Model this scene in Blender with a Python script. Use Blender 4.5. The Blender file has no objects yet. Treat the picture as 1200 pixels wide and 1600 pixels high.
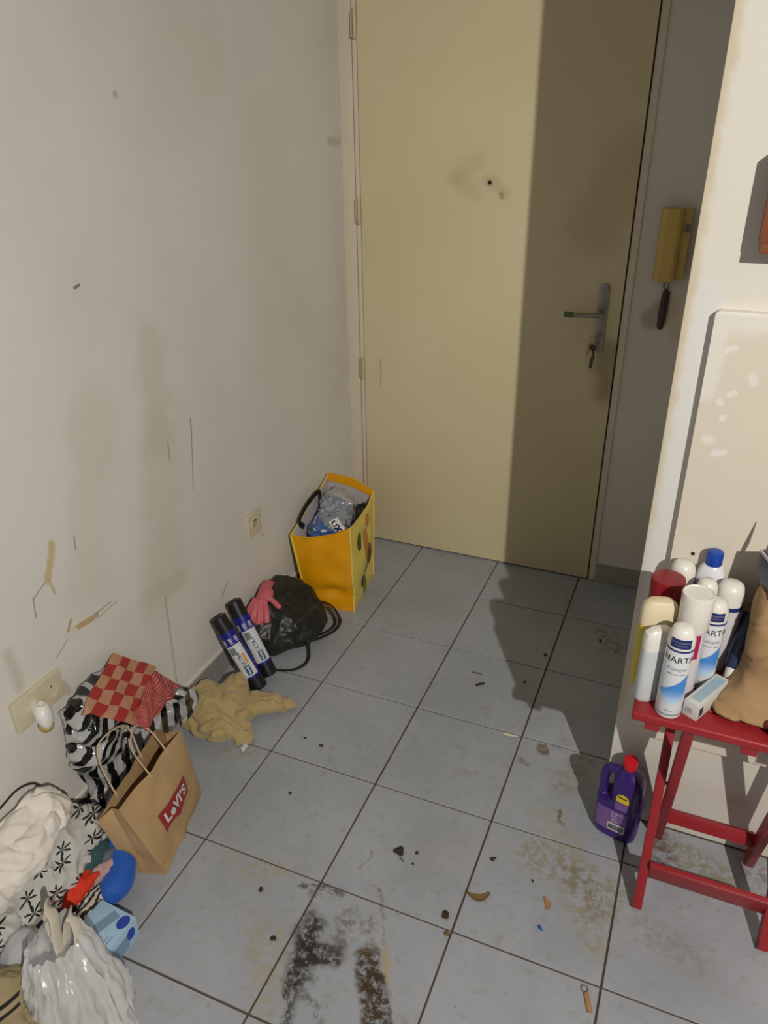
import bpy, bmesh, math, random
import numpy as np
from mathutils import Vector, Matrix, Euler, noise as mnoise
from mathutils.bvhtree import BVHTree

SC = bpy.context.scene
COL = SC.collection
PI = math.pi
random.seed(7)

# ---------------------------------------------------------------- camera
cam_d = bpy.data.cameras.new('camera')
cam = bpy.data.objects.new('camera', cam_d); COL.objects.link(cam)
cam_d.sensor_fit = 'HORIZONTAL'; cam_d.sensor_width = 36.0
cam_d.lens = 36.0 * 1201.28 / 1200.0
cam_d.clip_start = 0.02
_r = Vector((0.92207, 0.38682, -0.01218)); _u = Vector((-0.16790, 0.42818, 0.88796)); _f = Vector((-0.34870, 0.81672, -0.45976))
_m = Matrix((_r, _u, -_f)).transposed().to_4x4()
_m.translation = (1.2954, -0.7409, 1.6386)
cam.matrix_world = _m
SC.camera = cam

# ---------------------------------------------------------------- world, lights, exposure
w = bpy.data.worlds.new('world'); SC.world = w; w.use_nodes = True
w.node_tree.nodes['Background'].inputs[0].default_value = (0.55, 0.66, 0.85, 1)
w.node_tree.nodes['Background'].inputs[1].default_value = 0.6
SC.view_settings.view_transform = 'Standard'
SC.view_settings.look = 'None'
SC.view_settings.exposure = 0.0
SC.view_settings.gamma = 1.0
SC.view_settings.use_curve_mapping = False

LAMP_POS = (2.38, -1.446, 2.36)
LAMP_W = 276.0
LAMP_COL = (1.0, 0.935, 0.845)

# ---------------------------------------------------------------- helpers
def lin(r, g, b):
    f = lambda c: (c / 255 / 12.92) if c <= 10 else ((c / 255 + 0.055) / 1.055) ** 2.4
    return (f(r), f(g), f(b), 1.0)

class NB:
    """small node builder for one material"""
    def __init__(s, name):
        s.m = bpy.data.materials.new(name); s.m.use_nodes = True
        s.t = s.m.node_tree; s.bsdf = s.t.nodes['Principled BSDF']
    def n(s, typ, **kw):
        x = s.t.nodes.new(typ)
        for k, v in kw.items(): setattr(x, k, v)
        return x
    def put(s, sock, v):
        if isinstance(v, bpy.types.NodeSocket): s.t.links.new(v, sock)
        elif v is not None: sock.default_value = v
    def pos(s): return s.n('ShaderNodeNewGeometry').outputs['Position']
    def obj(s): return s.n('ShaderNodeTexCoord').outputs['Object']
    def uv(s): return s.n('ShaderNodeTexCoord').outputs['UV']
    def math(s, op, a, b=None, clamp=False):
        x = s.n('ShaderNodeMath', operation=op, use_clamp=clamp); s.put(x.inputs[0], a)
        if b is not None: s.put(x.inputs[1], b)
        return x.outputs[0]
    def vm(s, op, a, b=None, scale=None):
        x = s.n('ShaderNodeVectorMath', operation=op); s.put(x.inputs[0], a)
        if b is not None: s.put(x.inputs[1], b)
        if scale is not None: s.put(x.inputs['Scale'], scale)
        return x.outputs['Value'] if op in ('DOT_PRODUCT', 'LENGTH', 'DISTANCE') else x.outputs['Vector']
    def noise(s, vec, scale, detail=3, rough=.55, color=False, dist=0):
        x = s.n('ShaderNodeTexNoise'); s.put(x.inputs['Vector'], vec)
        x.inputs['Scale'].default_value = scale; x.inputs['Detail'].default_value = detail
        x.inputs['Roughness'].default_value = rough; x.inputs['Distortion'].default_value = dist
        return x.outputs['Color' if color else 'Fac']
    def ramp(s, v, a, b, c=0.0, d=1.0):
        x = s.n('ShaderNodeMapRange', interpolation_type='SMOOTHSTEP'); s.put(x.inputs[0], v)
        for i, q in enumerate((a, b, c, d)): s.put(x.inputs[i + 1], q)
        return x.outputs[0]
    def mix(s, f, a, b):
        x = s.n('ShaderNodeMix', data_type='RGBA'); s.put(x.inputs[0], f); s.put(x.inputs[6], a); s.put(x.inputs[7], b)
        return x.outputs[2]
    def warp(s, p, amp, scale):
        c = s.noise(p, scale, 4, .6, True)
        return s.vm('ADD', p, s.vm('SCALE', s.vm('SUBTRACT', c, (.5, .5, .5)), scale=amp))
    def seg(s, p, a, b, r0, r1):
        """1 inside r0 of the segment a-b, 0 outside r1"""
        a = Vector(a); b = Vector(b); ba = b - a; L = max(ba.length_squared, 1e-9)
        pa = s.vm('SUBTRACT', p, tuple(a))
        h = s.math('MULTIPLY', s.vm('DOT_PRODUCT', pa, tuple(ba)), 1 / L, True)
        d = s.vm('LENGTH', s.vm('SUBTRACT', pa, s.vm('SCALE', tuple(ba), scale=h)))
        return s.ramp(d, r0, r1, 1, 0)
    def out(s, col=None, rough=None, bump=None, bstr=.2, bdist=.002, **kw):
        if col is not None: s.put(s.bsdf.inputs['Base Color'], col)
        if rough is not None: s.put(s.bsdf.inputs['Roughness'], rough)
        for k, v in kw.items(): s.put(s.bsdf.inputs[k], v)
        if bump is not None:
            b = s.n('ShaderNodeBump'); b.inputs['Strength'].default_value = bstr; b.inputs['Distance'].default_value = bdist
            s.put(b.inputs['Height'], bump); s.put(s.bsdf.inputs['Normal'], b.outputs[0])
        return s.m

def mat(name, c, rough=.5, var=.12, scale=25, bump=0, bscale=150, bdist=.001, **kw):
    b = NB(name); p = b.obj()
    c = lin(*c) if max(c[:3]) > 1 else c
    dark = tuple(x * (1 - var) for x in c[:3]) + (1,); lite = tuple(min(1, x * (1 + var)) for x in c[:3]) + (1,)
    col = b.mix(b.noise(p, scale, 4), dark, lite)
    return b.out(col, rough, b.noise(p, bscale, 3) if bump else None, bump, bdist, **kw)

OFF = {}
def setp(o, label=None, cat=None, group=None, kind=None):
    if label: o['label'] = label
    if cat: o['category'] = cat
    if group: o['group'] = group
    if kind: o['kind'] = kind
    return o
def mesh(name, data, smooth=True, angle=40):
    v, f = data[0], data[1]
    me = bpy.data.meshes.new(name); me.from_pydata([tuple(x) for x in v], [], [tuple(x) for x in f]); me.validate(); me.update()
    if len(data) > 2 and data[2] is not None:
        uvl = me.uv_layers.new(name='UVMap')
        for lp in me.loops: uvl.data[lp.index].uv = data[2][lp.vertex_index]
    if smooth:
        me.polygons.foreach_set('use_smooth', [True] * len(me.polygons))
        if angle: me.set_sharp_from_angle(angle=math.radians(angle))
    return me
def thing(name, loc, label, cat, group=None, rot=(0, 0, 0)):
    o = bpy.data.objects.new(name, None); COL.objects.link(o); o.empty_display_size = .05
    o.location = loc; o.rotation_euler = rot; OFF[o] = Vector(loc)
    return setp(o, label, cat, group)
def part(parent, name, data, m, smooth=True, angle=40, world=False, label=None):
    """a child mesh; with world=True the vertices are given in room coordinates (parent must be unrotated)"""
    off = OFF.get(parent, Vector((0, 0, 0)))
    if world: data = ([Vector(q) - off for q in data[0]],) + tuple(data[1:])
    o = bpy.data.objects.new(name, mesh(name, data, smooth, angle)); COL.objects.link(o)
    o.parent = parent; o.data.materials.append(m); OFF[o] = off
    if label: o['label'] = label
    return o
def solo(name, data, m, label, cat, group=None, kind=None, smooth=True, angle=40, loc=None):
    """a thing that is one mesh; vertices in room coordinates, origin at its base"""
    vs = [Vector(q) for q in data[0]]
    if loc is None:
        n = len(vs); loc = Vector((sum(q.x for q in vs) / n, sum(q.y for q in vs) / n, min(q.z for q in vs)))
    loc = Vector(loc)
    o = bpy.data.objects.new(name, mesh(name, ([q - loc for q in vs],) + tuple(data[1:]), smooth, angle)); COL.objects.link(o)
    o.location = loc; o.data.materials.append(m); OFF[o] = loc
    return setp(o, label, cat, group, kind)
def from_bm(bm):
    bm.verts.ensure_lookup_table(); bm.verts.index_update()
    d = ([v.co.copy() for v in bm.verts], [[v.index for v in f.verts] for f in bm.faces]); bm.free(); return d
def join(*ds):
    V, F = [], []
    for d in ds:
        k = len(V); V += [Vector(q) for q in d[0]]; F += [[i + k for i in f] for f in d[1]]
    return V, F
def xf(data, loc=(0, 0, 0), rot=(0, 0, 0), sc=(1, 1, 1)):
    M = Matrix.LocRotScale(Vector(loc), Euler(rot), Vector(sc) if not isinstance(sc, (int, float)) else Vector((sc,) * 3))
    return ([M @ Vector(q) for q in data[0]],) + tuple(data[1:])
def box(x0, x1, y0, y1, z0, z1, bev=0, seg=2):
    bm = bmesh.new(); bmesh.ops.create_cube(bm, size=1)
    for v in bm.verts:
        v.co = Vector((x0 + (v.co.x + .5) * (x1 - x0), y0 + (v.co.y + .5) * (y1 - y0), z0 + (v.co.z + .5) * (z1 - z0)))
    if bev: bmesh.ops.bevel(bm, geom=bm.edges[:], offset=bev, segments=seg, affect='EDGES', profile=.6)
    return from_bm(bm)
def beam(p0, p1, w, h, up=(0, 0, 1), bev=.002):
    p0, p1 = Vector(p0), Vector(p1); d = p1 - p0; L = d.length; d.normalize()
    s = d.cross(Vector(up)).normalized(); u = s.cross(d)
    v, f = box(0, L, -w / 2, w / 2, -h / 2, h / 2, bev, 2)
    return [p0 + d * q.x + s * q.y + u * q.z for q in v], f
def lathe(prof, n=32, sx=1, sy=1, power=2):
    V, F = [], []
    for r, z in prof:
        for k in range(n):
            a = 2 * PI * k / n; c, s = math.cos(a), math.sin(a)
            q = (abs(c) ** power + abs(s) ** power) ** (-1 / power) if power != 2 else 1
            V.append(Vector((r * sx * c * q, r * sy * s * q, z)))
    for i in range(len(prof) - 1):
        for k in range(n):
            a = i * n + k; b = i * n + (k + 1) % n
            F.append([a, b, b + n, a + n])
    F.append(list(range(n))[::-1]); F.append([len(V) - n + k for k in range(n)])
    return V, F
def spline(P, n):
    P = [Vector(q) for q in P]; out = []
    Q = [P[0] * 2 - P[1]] + P + [P[-1] * 2 - P[-2]]
    for i in range(len(P) - 1):
        a, b, c, d = Q[i:i + 4]
        for k in range(n):
            t = k / n
            out.append(.5 * ((2 * b) + (c - a) * t + (2 * a - 5 * b + 4 * c - d) * t * t + (3 * b - a - 3 * c + d) * t ** 3))
    return out + [P[-1]]
def tube(path, r, n=8, flat=1.0, up=(0, 0, 1), taper=None):
    """tube along a path; flat<1 squashes it along `up`"""
    P = [Vector(q) for q in path]; V, F = [], []
    pu = Vector(up)
    for i, q in enumerate(P):
        d = (P[min(i + 1, len(P) - 1)] - P[max(i - 1, 0)]).normalized()
        s = d.cross(pu)
        if s.length < 1e-3: s = d.cross(Vector((1, .3, 0)))
        s.normalize(); u = s.cross(d)
        rr = r * (taper[i] if taper else 1)
        for k in range(n):
            a = 2 * PI * k / n; V.append(q + s * (rr * math.cos(a)) + u * (rr * flat * math.sin(a)))
    for i in range(len(P) - 1):
        for k in range(n):
            a = i * n + k; b = i * n + (k + 1) % n; F.append([a, b, b + n, a + n])
    F.append(list(range(n))[::-1]); F.append([len(V) - n + k for k in range(n)])
    return V, F
def loft(rings, cap0=True, cap1=True):
    n = len(rings[0]); V = [Vector(q) for r in rings for q in r]; F = []
    for i in range(len(rings) - 1):
        for k in range(n):
            a = i * n + k; b = i * n + (k + 1) % n; F.append([a, b, b + n, a + n])
    if cap0: F.append(list(range(n))[::-1])
    if cap1: F.append([len(V) - n + k for k in range(n)])
    return V, F
def ring(pts, n):
    """closed smooth ring of n points through 2-D/3-D control points"""
    P = [Vector(q) for q in pts]; k = len(P); out = []
    for i in range(n):
        t = i * k / n; j = int(t); t -= j
        a, b, c, d = P[(j - 1) % k], P[j % k], P[(j + 1) % k], P[(j + 2) % k]
        out.append(.5 * ((2 * b) + (c - a) * t + (2 * a - 5 * b + 4 * c - d) * t * t + (3 * b - a - 3 * c + d) * t ** 3))
    return out
def prism(pts, axis, a, b, bev=0):
    """2-D outline extruded along axis from a to b; outline coords are the other two axes in order"""
    bm = bmesh.new()
    def P(q, d): return {'x': (d, q[0], q[1]), 'y': (q[0], d, q[1]), 'z': (q[0], q[1], d)}[axis]
    v0 = [bm.verts.new(P(q, a)) for q in pts]; v1 = [bm.verts.new(P(q, b)) for q in pts]; n = len(pts)
    bm.faces.new(v0); bm.faces.new(v1)
    for i in range(n): bm.faces.new((v0[i], v0[(i + 1) % n], v1[(i + 1) % n], v1[i]))
    bmesh.ops.recalc_face_normals(bm, faces=bm.faces)
    if bev: bmesh.ops.bevel(bm, geom=bm.edges[:], offset=bev, segments=2, affect='EDGES', profile=.6)
    bmesh.ops.triangulate(bm, faces=[f for f in bm.faces if len(f.verts) > 4])
    return from_bm(bm)
def patch(fn, nu, nv, thick=0):
    """surface fn(u,v) on the unit square, solidified to `thick`, with UVs"""
    V, F, U = [], [], []
    for j in range(nv + 1):
        for i in range(nu + 1):
            V.append(Vector(fn(i / nu, j / nv))); U.append((i / nu, j / nv))
    for j in range(nv):
        for i in range(nu):
            a = j * (nu + 1) + i; F.append([a, a + 1, a + nu + 2, a + nu + 1])
    if thick:
        N = [Vector((0, 0, 0)) for _ in V]
        for f in F:
            nn = (V[f[2]] - V[f[0]]).cross(V[f[3]] - V[f[1]])
            for i in f: N[i] += nn
        k = len(V); V = V + [q - N[i].normalized() * thick for i, q in enumerate(V)]; U = U + U
        F2 = [[i + k for i in f[::-1]] for f in F]
        edge = [i for i in range(nu + 1)] + [(j + 1) * (nu + 1) - 1 for j in range(1, nv + 1)] + [nv * (nu + 1) + i for i in range(nu - 1, -1, -1)] + [j * (nu + 1) for j in range(nv - 1, 0, -1)]
        S = [[edge[(i + 1) % len(edge)], edge[i], edge[i] + k, edge[(i + 1) % len(edge)] + k] for i in range(len(edge))]
        F = F + F2 + S
    return V, F, U
def sph(c, r, rot=(0, 0, 0), n=14):
    prof = [(math.sin(PI * k / n), -math.cos(PI * k / n)) for k in range(1, n)]
    v, f = lathe(prof, 20)
    M = Euler(rot).to_matrix()
    return [Vector(c) + M @ Vector((q.x * r[0], q.y * r[1], q.z * r[2])) for q in v], f
def neigh_smooth(V, F, it, lam=.5):
    V = np.array([tuple(q) for q in V]); e = set()
    for f in F:
        for i in range(len(f)):
            a, b = f[i], f[(i + 1) % len(f)]; e.add((min(a, b), max(a, b)))
    e = np.array(list(e)); n = len(V); deg = np.zeros(n); np.add.at(deg, e[:, 0], 1); np.add.at(deg, e[:, 1], 1); deg[deg == 0] = 1
    for _ in range(it):
        s = np.zeros_like(V); np.add.at(s, e[:, 0], V[e[:, 1]]); np.add.at(s, e[:, 1], V[e[:, 0]])
        V = V + lam * (s / deg[:, None] - V)
    return V
def vnormals(V, F):
    N = np.zeros_like(V)
    for f in F:
        a, b, c = V[f[0]], V[f[1]], V[f[2]]; n = np.cross(b - a, c - a)
        for i in f: N[i] += n
    return N / (np.linalg.norm(N, axis=1)[:, None] + 1e-12)
def remesh(data, voxel, it=3):
    me = bpy.data.meshes.new('tmp'); me.from_pydata([tuple(q) for q in data[0]], [], data[1])
    o = bpy.data.objects.new('tmp', me); COL.objects.link(o)
    md = o.modifiers.new('r', 'REMESH'); md.mode = 'VOXEL'; md.voxel_size = voxel
    dg = bpy.context.evaluated_depsgraph_get(); m2 = bpy.data.meshes.new_from_object(o.evaluated_get(dg))
    V = [q.co.copy() for q in m2.vertices]; F = [list(p.vertices) for p in m2.polygons]
    bpy.data.objects.remove(o); bpy.data.meshes.remove(me); bpy.data.meshes.remove(m2)
    return neigh_smooth(V, F, it), F
def cloth(pieces, voxel=.006, it=4, amp=.006, freq=28, fold=.006, ffreq=9, seed=0, zmin=None, xmin=None, direction=None, crease=.7, post=1):
    """crumpled heap: union of pieces, smoothed, then creased along noise-bent ridges"""
    V, F = remesh(join(*pieces), voxel, it)
    N = vnormals(V, F); out = []
    dirv = Vector(direction).normalized() if direction else None
    for i in range(len(V)):
        q = Vector(V[i]); s = q + Vector((seed * 3.1, seed * 1.7, seed * .9))
        h = amp * mnoise.fractal(s * freq, 1.0, 2.0, 3)
        sw = s + mnoise.noise_vector(s * ffreq * .8) * (.35 / ffreq)
        w1 = mnoise.noise(sw * ffreq); w2 = mnoise.noise(sw * ffreq * 2.1 + Vector((5, 3, 1))); w3 = mnoise.noise(sw * ffreq * 1.3 + Vector((1, 9, 4)))
        h += fold * .7 * (1 - 2.2 * abs(w1) ** .6) + fold * .4 * (1 - 2.2 * abs(w2) ** .6) - fold * crease * max(0, 1 - abs(w3) / .10) ** 1.5
        if dirv is not None: h += fold * .8 * math.sin((q.dot(dirv) * ffreq * 7) + 4 * w1)
        q = q + Vector(N[i]) * h
        if zmin is not None and q.z < zmin: q.z = zmin
        if xmin is not None and q.x < xmin: q.x = xmin
        out.append(q)
    V2 = neigh_smooth(out, F, post, .3)
    if zmin is not None: V2[:, 2] = np.maximum(V2[:, 2], zmin)
    return [Vector(q) for q in V2], F
CAMDIR = Vector((.55, -.385, .74)).normalized()
def is_in(t, q):
    c = 0
    for d in (Vector((.31, .52, .79)), Vector((-.7, .2, .68)), Vector((.1, -.9, .42))):
        n = 0; p = q.copy()
        for _ in range(40):
            h = t.ray_cast(p, d)[0]
            if h is None: break
            n += 1; p = h + d * 1e-5
        c += n % 2
    return c >= 2
def press(A, B, d=None, keep=.0008, zmin=None, xmin=None, reach=.12):
    """soft A gives way to B: its points inside B move out of B, along d or back along their own side, and stay in contact"""
    V = [Vector(q) for q in A[0]]; t = BVHTree.FromPolygons([tuple(q) for q in B[0]], [list(f) for f in B[1]])
    lo = [min(q[k] for q in B[0]) for k in range(3)]; hi = [max(q[k] for q in B[0]) for k in range(3)]
    N = vnormals(np.array([tuple(q) for q in V]), A[1]) if d is None else None
    for i, q in enumerate(V):
        if any(q[k] < lo[k] or q[k] > hi[k] for k in range(3)) or not is_in(t, q): continue
        dd = Vector(d).normalized() if d is not None else (-CAMDIR if Vector(N[i]).dot(CAMDIR) > 0 else CAMDIR)
        h = t.ray_cast(q, dd, reach)[0]
        if h is None: continue
        q = h - dd * keep
        if zmin is not None: q.z = max(q.z, zmin)
        if xmin is not None: q.x = max(q.x, xmin)
        V[i] = q
    return (V,) + tuple(A[1:])
def hull(pts):
    bm = bmesh.new()
    for q in pts: bm.verts.new(q)
    r = bmesh.ops.convex_hull(bm, input=bm.verts)
    bmesh.ops.recalc_face_normals(bm, faces=bm.faces)
    return from_bm(bm)
def jitter(data, amp, freq, seed=0, zmin=None):
    out = []
    for q in data[0]:
        q = Vector(q); s = q * freq + Vector((seed * 7.3, seed, -seed))
        d = mnoise.noise_vector(s) + mnoise.noise_vector(s * 2.3) * .5
        z = q.z; q = q + d * amp
        if zmin is not None: q.z = max(q.z, zmin) if z > zmin + 1e-4 else zmin
        out.append(q)
    return (out,) + tuple(data[1:])
def text(s, size=1.0, bold=0.0, align='CENTER', space=1.0, shear=0.0):
    """flat lettering as (verts, faces) in its own x/y plane, centred on y"""
    cu = bpy.data.curves.new('t', 'FONT'); cu.body = s; cu.size = size; cu.align_x = align; cu.align_y = 'CENTER'
    cu.offset = bold * size; cu.space_character = space; cu.resolution_u = 3; cu.shear = shear
    o = bpy.data.objects.new('t', cu); COL.objects.link(o)
    dg = bpy.context.evaluated_depsgraph_get(); m = bpy.data.meshes.new_from_object(o.evaluated_get(dg))
    d = ([q.co.copy() for q in m.vertices], [list(p.vertices) for p in m.polygons])
    bpy.data.objects.remove(o); bpy.data.curves.remove(cu); bpy.data.meshes.remove(m)
    return d
def on_plane(data, o, x, y, off=.0006):
    o, x, y = Vector(o), Vector(x).normalized(), Vector(y).normalized(); n = x.cross(y)
    return [o + x * q[0] + y * q[1] + n * off for q in data[0]], data[1]
def on_cyl(data, R, th, z0, rot=0.0, off=.0005):
    """flat x/y data wrapped on a cylinder about z, centred at angle th and height z0"""
    c, s = math.cos(rot), math.sin(rot); V = []
    for q in data[0]:
        x, y = q[0] * c - q[1] * s, q[0] * s + q[1] * c
        a = th + x / R; V.append(Vector(((R + off) * math.cos(a), (R + off) * math.sin(a), z0 + y)))
    return V, data[1]
def rect2(x0, x1, y0, y1, nx=8, ny=1):
    V = [Vector((x0 + (x1 - x0) * i / nx, y0 + (y1 - y0) * j / ny, 0)) for j in range(ny + 1) for i in range(nx + 1)]
    F = [[j * (nx + 1) + i, j * (nx + 1) + i + 1, (j + 1) * (nx + 1) + i + 1, (j + 1) * (nx + 1) + i] for j in range(ny) for i in range(nx)]
    return V, F
def strip2(lo, hi):
    V = [Vector((a[0], a[1], 0)) for a in lo] + [Vector((a[0], a[1], 0)) for a in hi]; n = len(lo)
    return V, [[i, i + 1, n + i + 1, n + i] for i in range(n - 1)]

# ================================================================= materials of the room
def wall_paint(name, base, warm, marks=()):
    """matt paint with soft mottling, plus marks = (a, b, r0, r1, colour, strength, warp)"""
    b = NB(name); p = b.pos()
    col = b.mix(b.ramp(b.noise(p, 1.6, 4), .35, .7), lin(*base), lin(*warm))
    col = b.mix(b.math('MULTIPLY', b.ramp(b.noise(p, 60, 2), .72, .8), .12), col, lin(150, 135, 105))
    wp = {}
    for a, c, r0, r1, colour, st, wa in marks:
        if wa not in wp: wp[wa] = b.warp(p, wa, 22 if wa < .06 else 9)
        k = b.math('MULTIPLY', b.seg(wp[wa], a, c, r0, r1), st)
        col = b.mix(k, col, lin(*colour))
    return b.out(col, .62, b.noise(p, 130, 4), .12, .0012, **{'Specular IOR Level': .3})

G1, G2 = (150, 138, 108), (176, 160, 118)
left_marks = [
    ((0, .92, .885), (0, .915, .83), .001, .005, (140, 122, 88), .75, .006), ((0, .915, .83), (0, .89, .68), .0008, .004, (150, 132, 92), .7, .006),
    ((0, .811, .86), (0, .808, .808), .001, .005, (138, 124, 90), .7, .006),
    ((0, .432, .765), (0, .428, .73), .001, .004, (120, 108, 80), .7, .004),
    ((0, .362, .775), (0, .335, .70), .006, .016, (196, 178, 128), .85, .03), ((0, .335, .70), (0, .342, .66), .002, .006, (190, 172, 122), .8, .01),
    ((0, .322, .70), (0, .281, .682), .0006, .003, (130, 116, 86), .7, .004), ((0, .281, .682), (0, .276, .633), .0006, .003, (130, 116, 86), .7, .004),
    ((0, .375, .535), (0, .445, .53), .006, .010, (182, 152, 98), .9, .012), ((0, .345, .54), (0, .372, .53), .008, .014, (215, 208, 196), .9, .01),
    ((0, .366, .566), (0, .352, .545), .003, .006, (176, 148, 100), .8, .005), ((0, .44, .535), (0, .50, .535), .0008, .003, (128, 110, 78), .7, .004), ((0, .45, .52), (0, .52, .525), .0006, .0025, (128, 110, 78), .6, .004),
    ((0, .345, .525), (0, .30, .50), .001, .004, (140, 124, 92), .5, .01),
    ((0, .80, 1.12), (0, .78, .88), .02, .10, (178, 166, 138), .26, .14), ((0, .80, .88), (0, .70, .46), .03, .14, (186, 178, 154), .28, .16),
    ((0, .62, .47), (0, .78, .44), .01, .05, (180, 170, 136), .25, .05), ((0, .70, .43), (0, .685, .05), .001, .006, (150, 138, 104), .5, .006),
    ((0, .56, 1.0), (0, .44, .62), .03, .13, (196, 188, 168), .28, .16),
    ((0, .583, 1.308), (0, .597, 1.312), .002, .005, (96, 88, 70), .8, .004), ((0, .812, 1.684), (0, .812, 1.684), .003, .012, (150, 136, 100), .5, .005),
    ((0, .184, .60), (0, .19, .50), .002, .024, (160, 148, 108), .32, .02), ((0, .30, .42), (0, .31, .39), .006, .016, (172, 152, 134), .5, .02),
    ((0, 1.225, .36), (0, 1.225, .36), .002, .005, (90, 82, 66), .8, .003), ((0, 1.86, 1.56), (0, 1.94, 1.555), .002, .022, (140, 128, 104), .35, .02),
    ((0, .683, .06), (0, .683, .055), .003, .006, (60, 55, 45), .8, .003),
    ((0, 1.0, .30), (0, .96, .27), .002, .005, (140, 124, 100), .6, .004)]
M_left = wall_paint('wall_paint_left', (218, 216, 212), (210, 207, 200), left_marks)
M_back = wall_paint('wall_paint_back', (216, 212, 204), (208, 203, 192), [
    ((1.16, 1.94, 1.06), (1.12, 1.94, 1.03), .02, .05, (150, 134, 104), .6, .03), ((1.18, 1.94, 1.09), (1.2, 1.94, .98), .012, .03, (206, 194, 168), .7, .02)])
M_part = wall_paint('wall_paint_partition', (224, 221, 210), (220, 218, 210), [
    ((1.25, .806, 1.8), (1.25, .806, .35), .004, .022, (196, 178, 138), .55, .03), ((1.29, .806, 1.35), (1.27, .806, .55), .01, .035, (222, 222, 224), .7, .03)])
M_ceil = wall_paint('ceiling_paint', (222, 219, 210), (218, 214, 203))
M_room = wall_paint('wall_paint_room', (218, 215, 206), (211, 207, 196))

def door_paint():
    b = NB('door_cream_paint'); p = b.pos()
    col = b.mix(b.ramp(b.noise(p, 1.3, 4), .3, .7), lin(216, 205, 170), lin(209, 197, 160))
    w1 = b.warp(p, .05, 12); w2 = b.warp(p, .01, 30)
    for a, c, r0, r1, cc, st, w_ in (
            ((.50, 1.927, 1.50), (.44, 1.927, 1.45), .004, .06, (160, 142, 106), .22, w1), ((.44, 1.927, 1.45), (.50, 1.927, 1.40), .004, .04, (164, 146, 108), .2, w1),
            ((.55, 1.927, 1.435), (.60, 1.927, 1.40), .008, .035, (190, 176, 140), .6, w1), ((.592, 1.927, 1.40), (.595, 1.927, 1.39), .004, .01, (150, 132, 98), .7, w2),
            ((1.00, 1.927, .90), (1.015, 1.927, .78), .02, .09, (120, 100, 62), .55, w1),
            ((.15, 1.927, .80), (.15, 1.927, .68), .001, .004, (150, 132, 96), .5, w2), ((.9, 1.927, 1.3), (1.0, 1.927, 1.5), .04, .14, (182, 156, 118), .4, w1)):
        col = b.mix(b.math('MULTIPLY', b.seg(w_, a, c, r0, r1), st), col, lin(*cc))
    return b.out(col, .5, b.noise(p, 90, 4), .08, .001, **{'Specular IOR Level': .35})
M_door = door_paint()
M_frame = mat('door_frame_paint', (214, 204, 184), .5, .06, 12, .15, 60)

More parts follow.
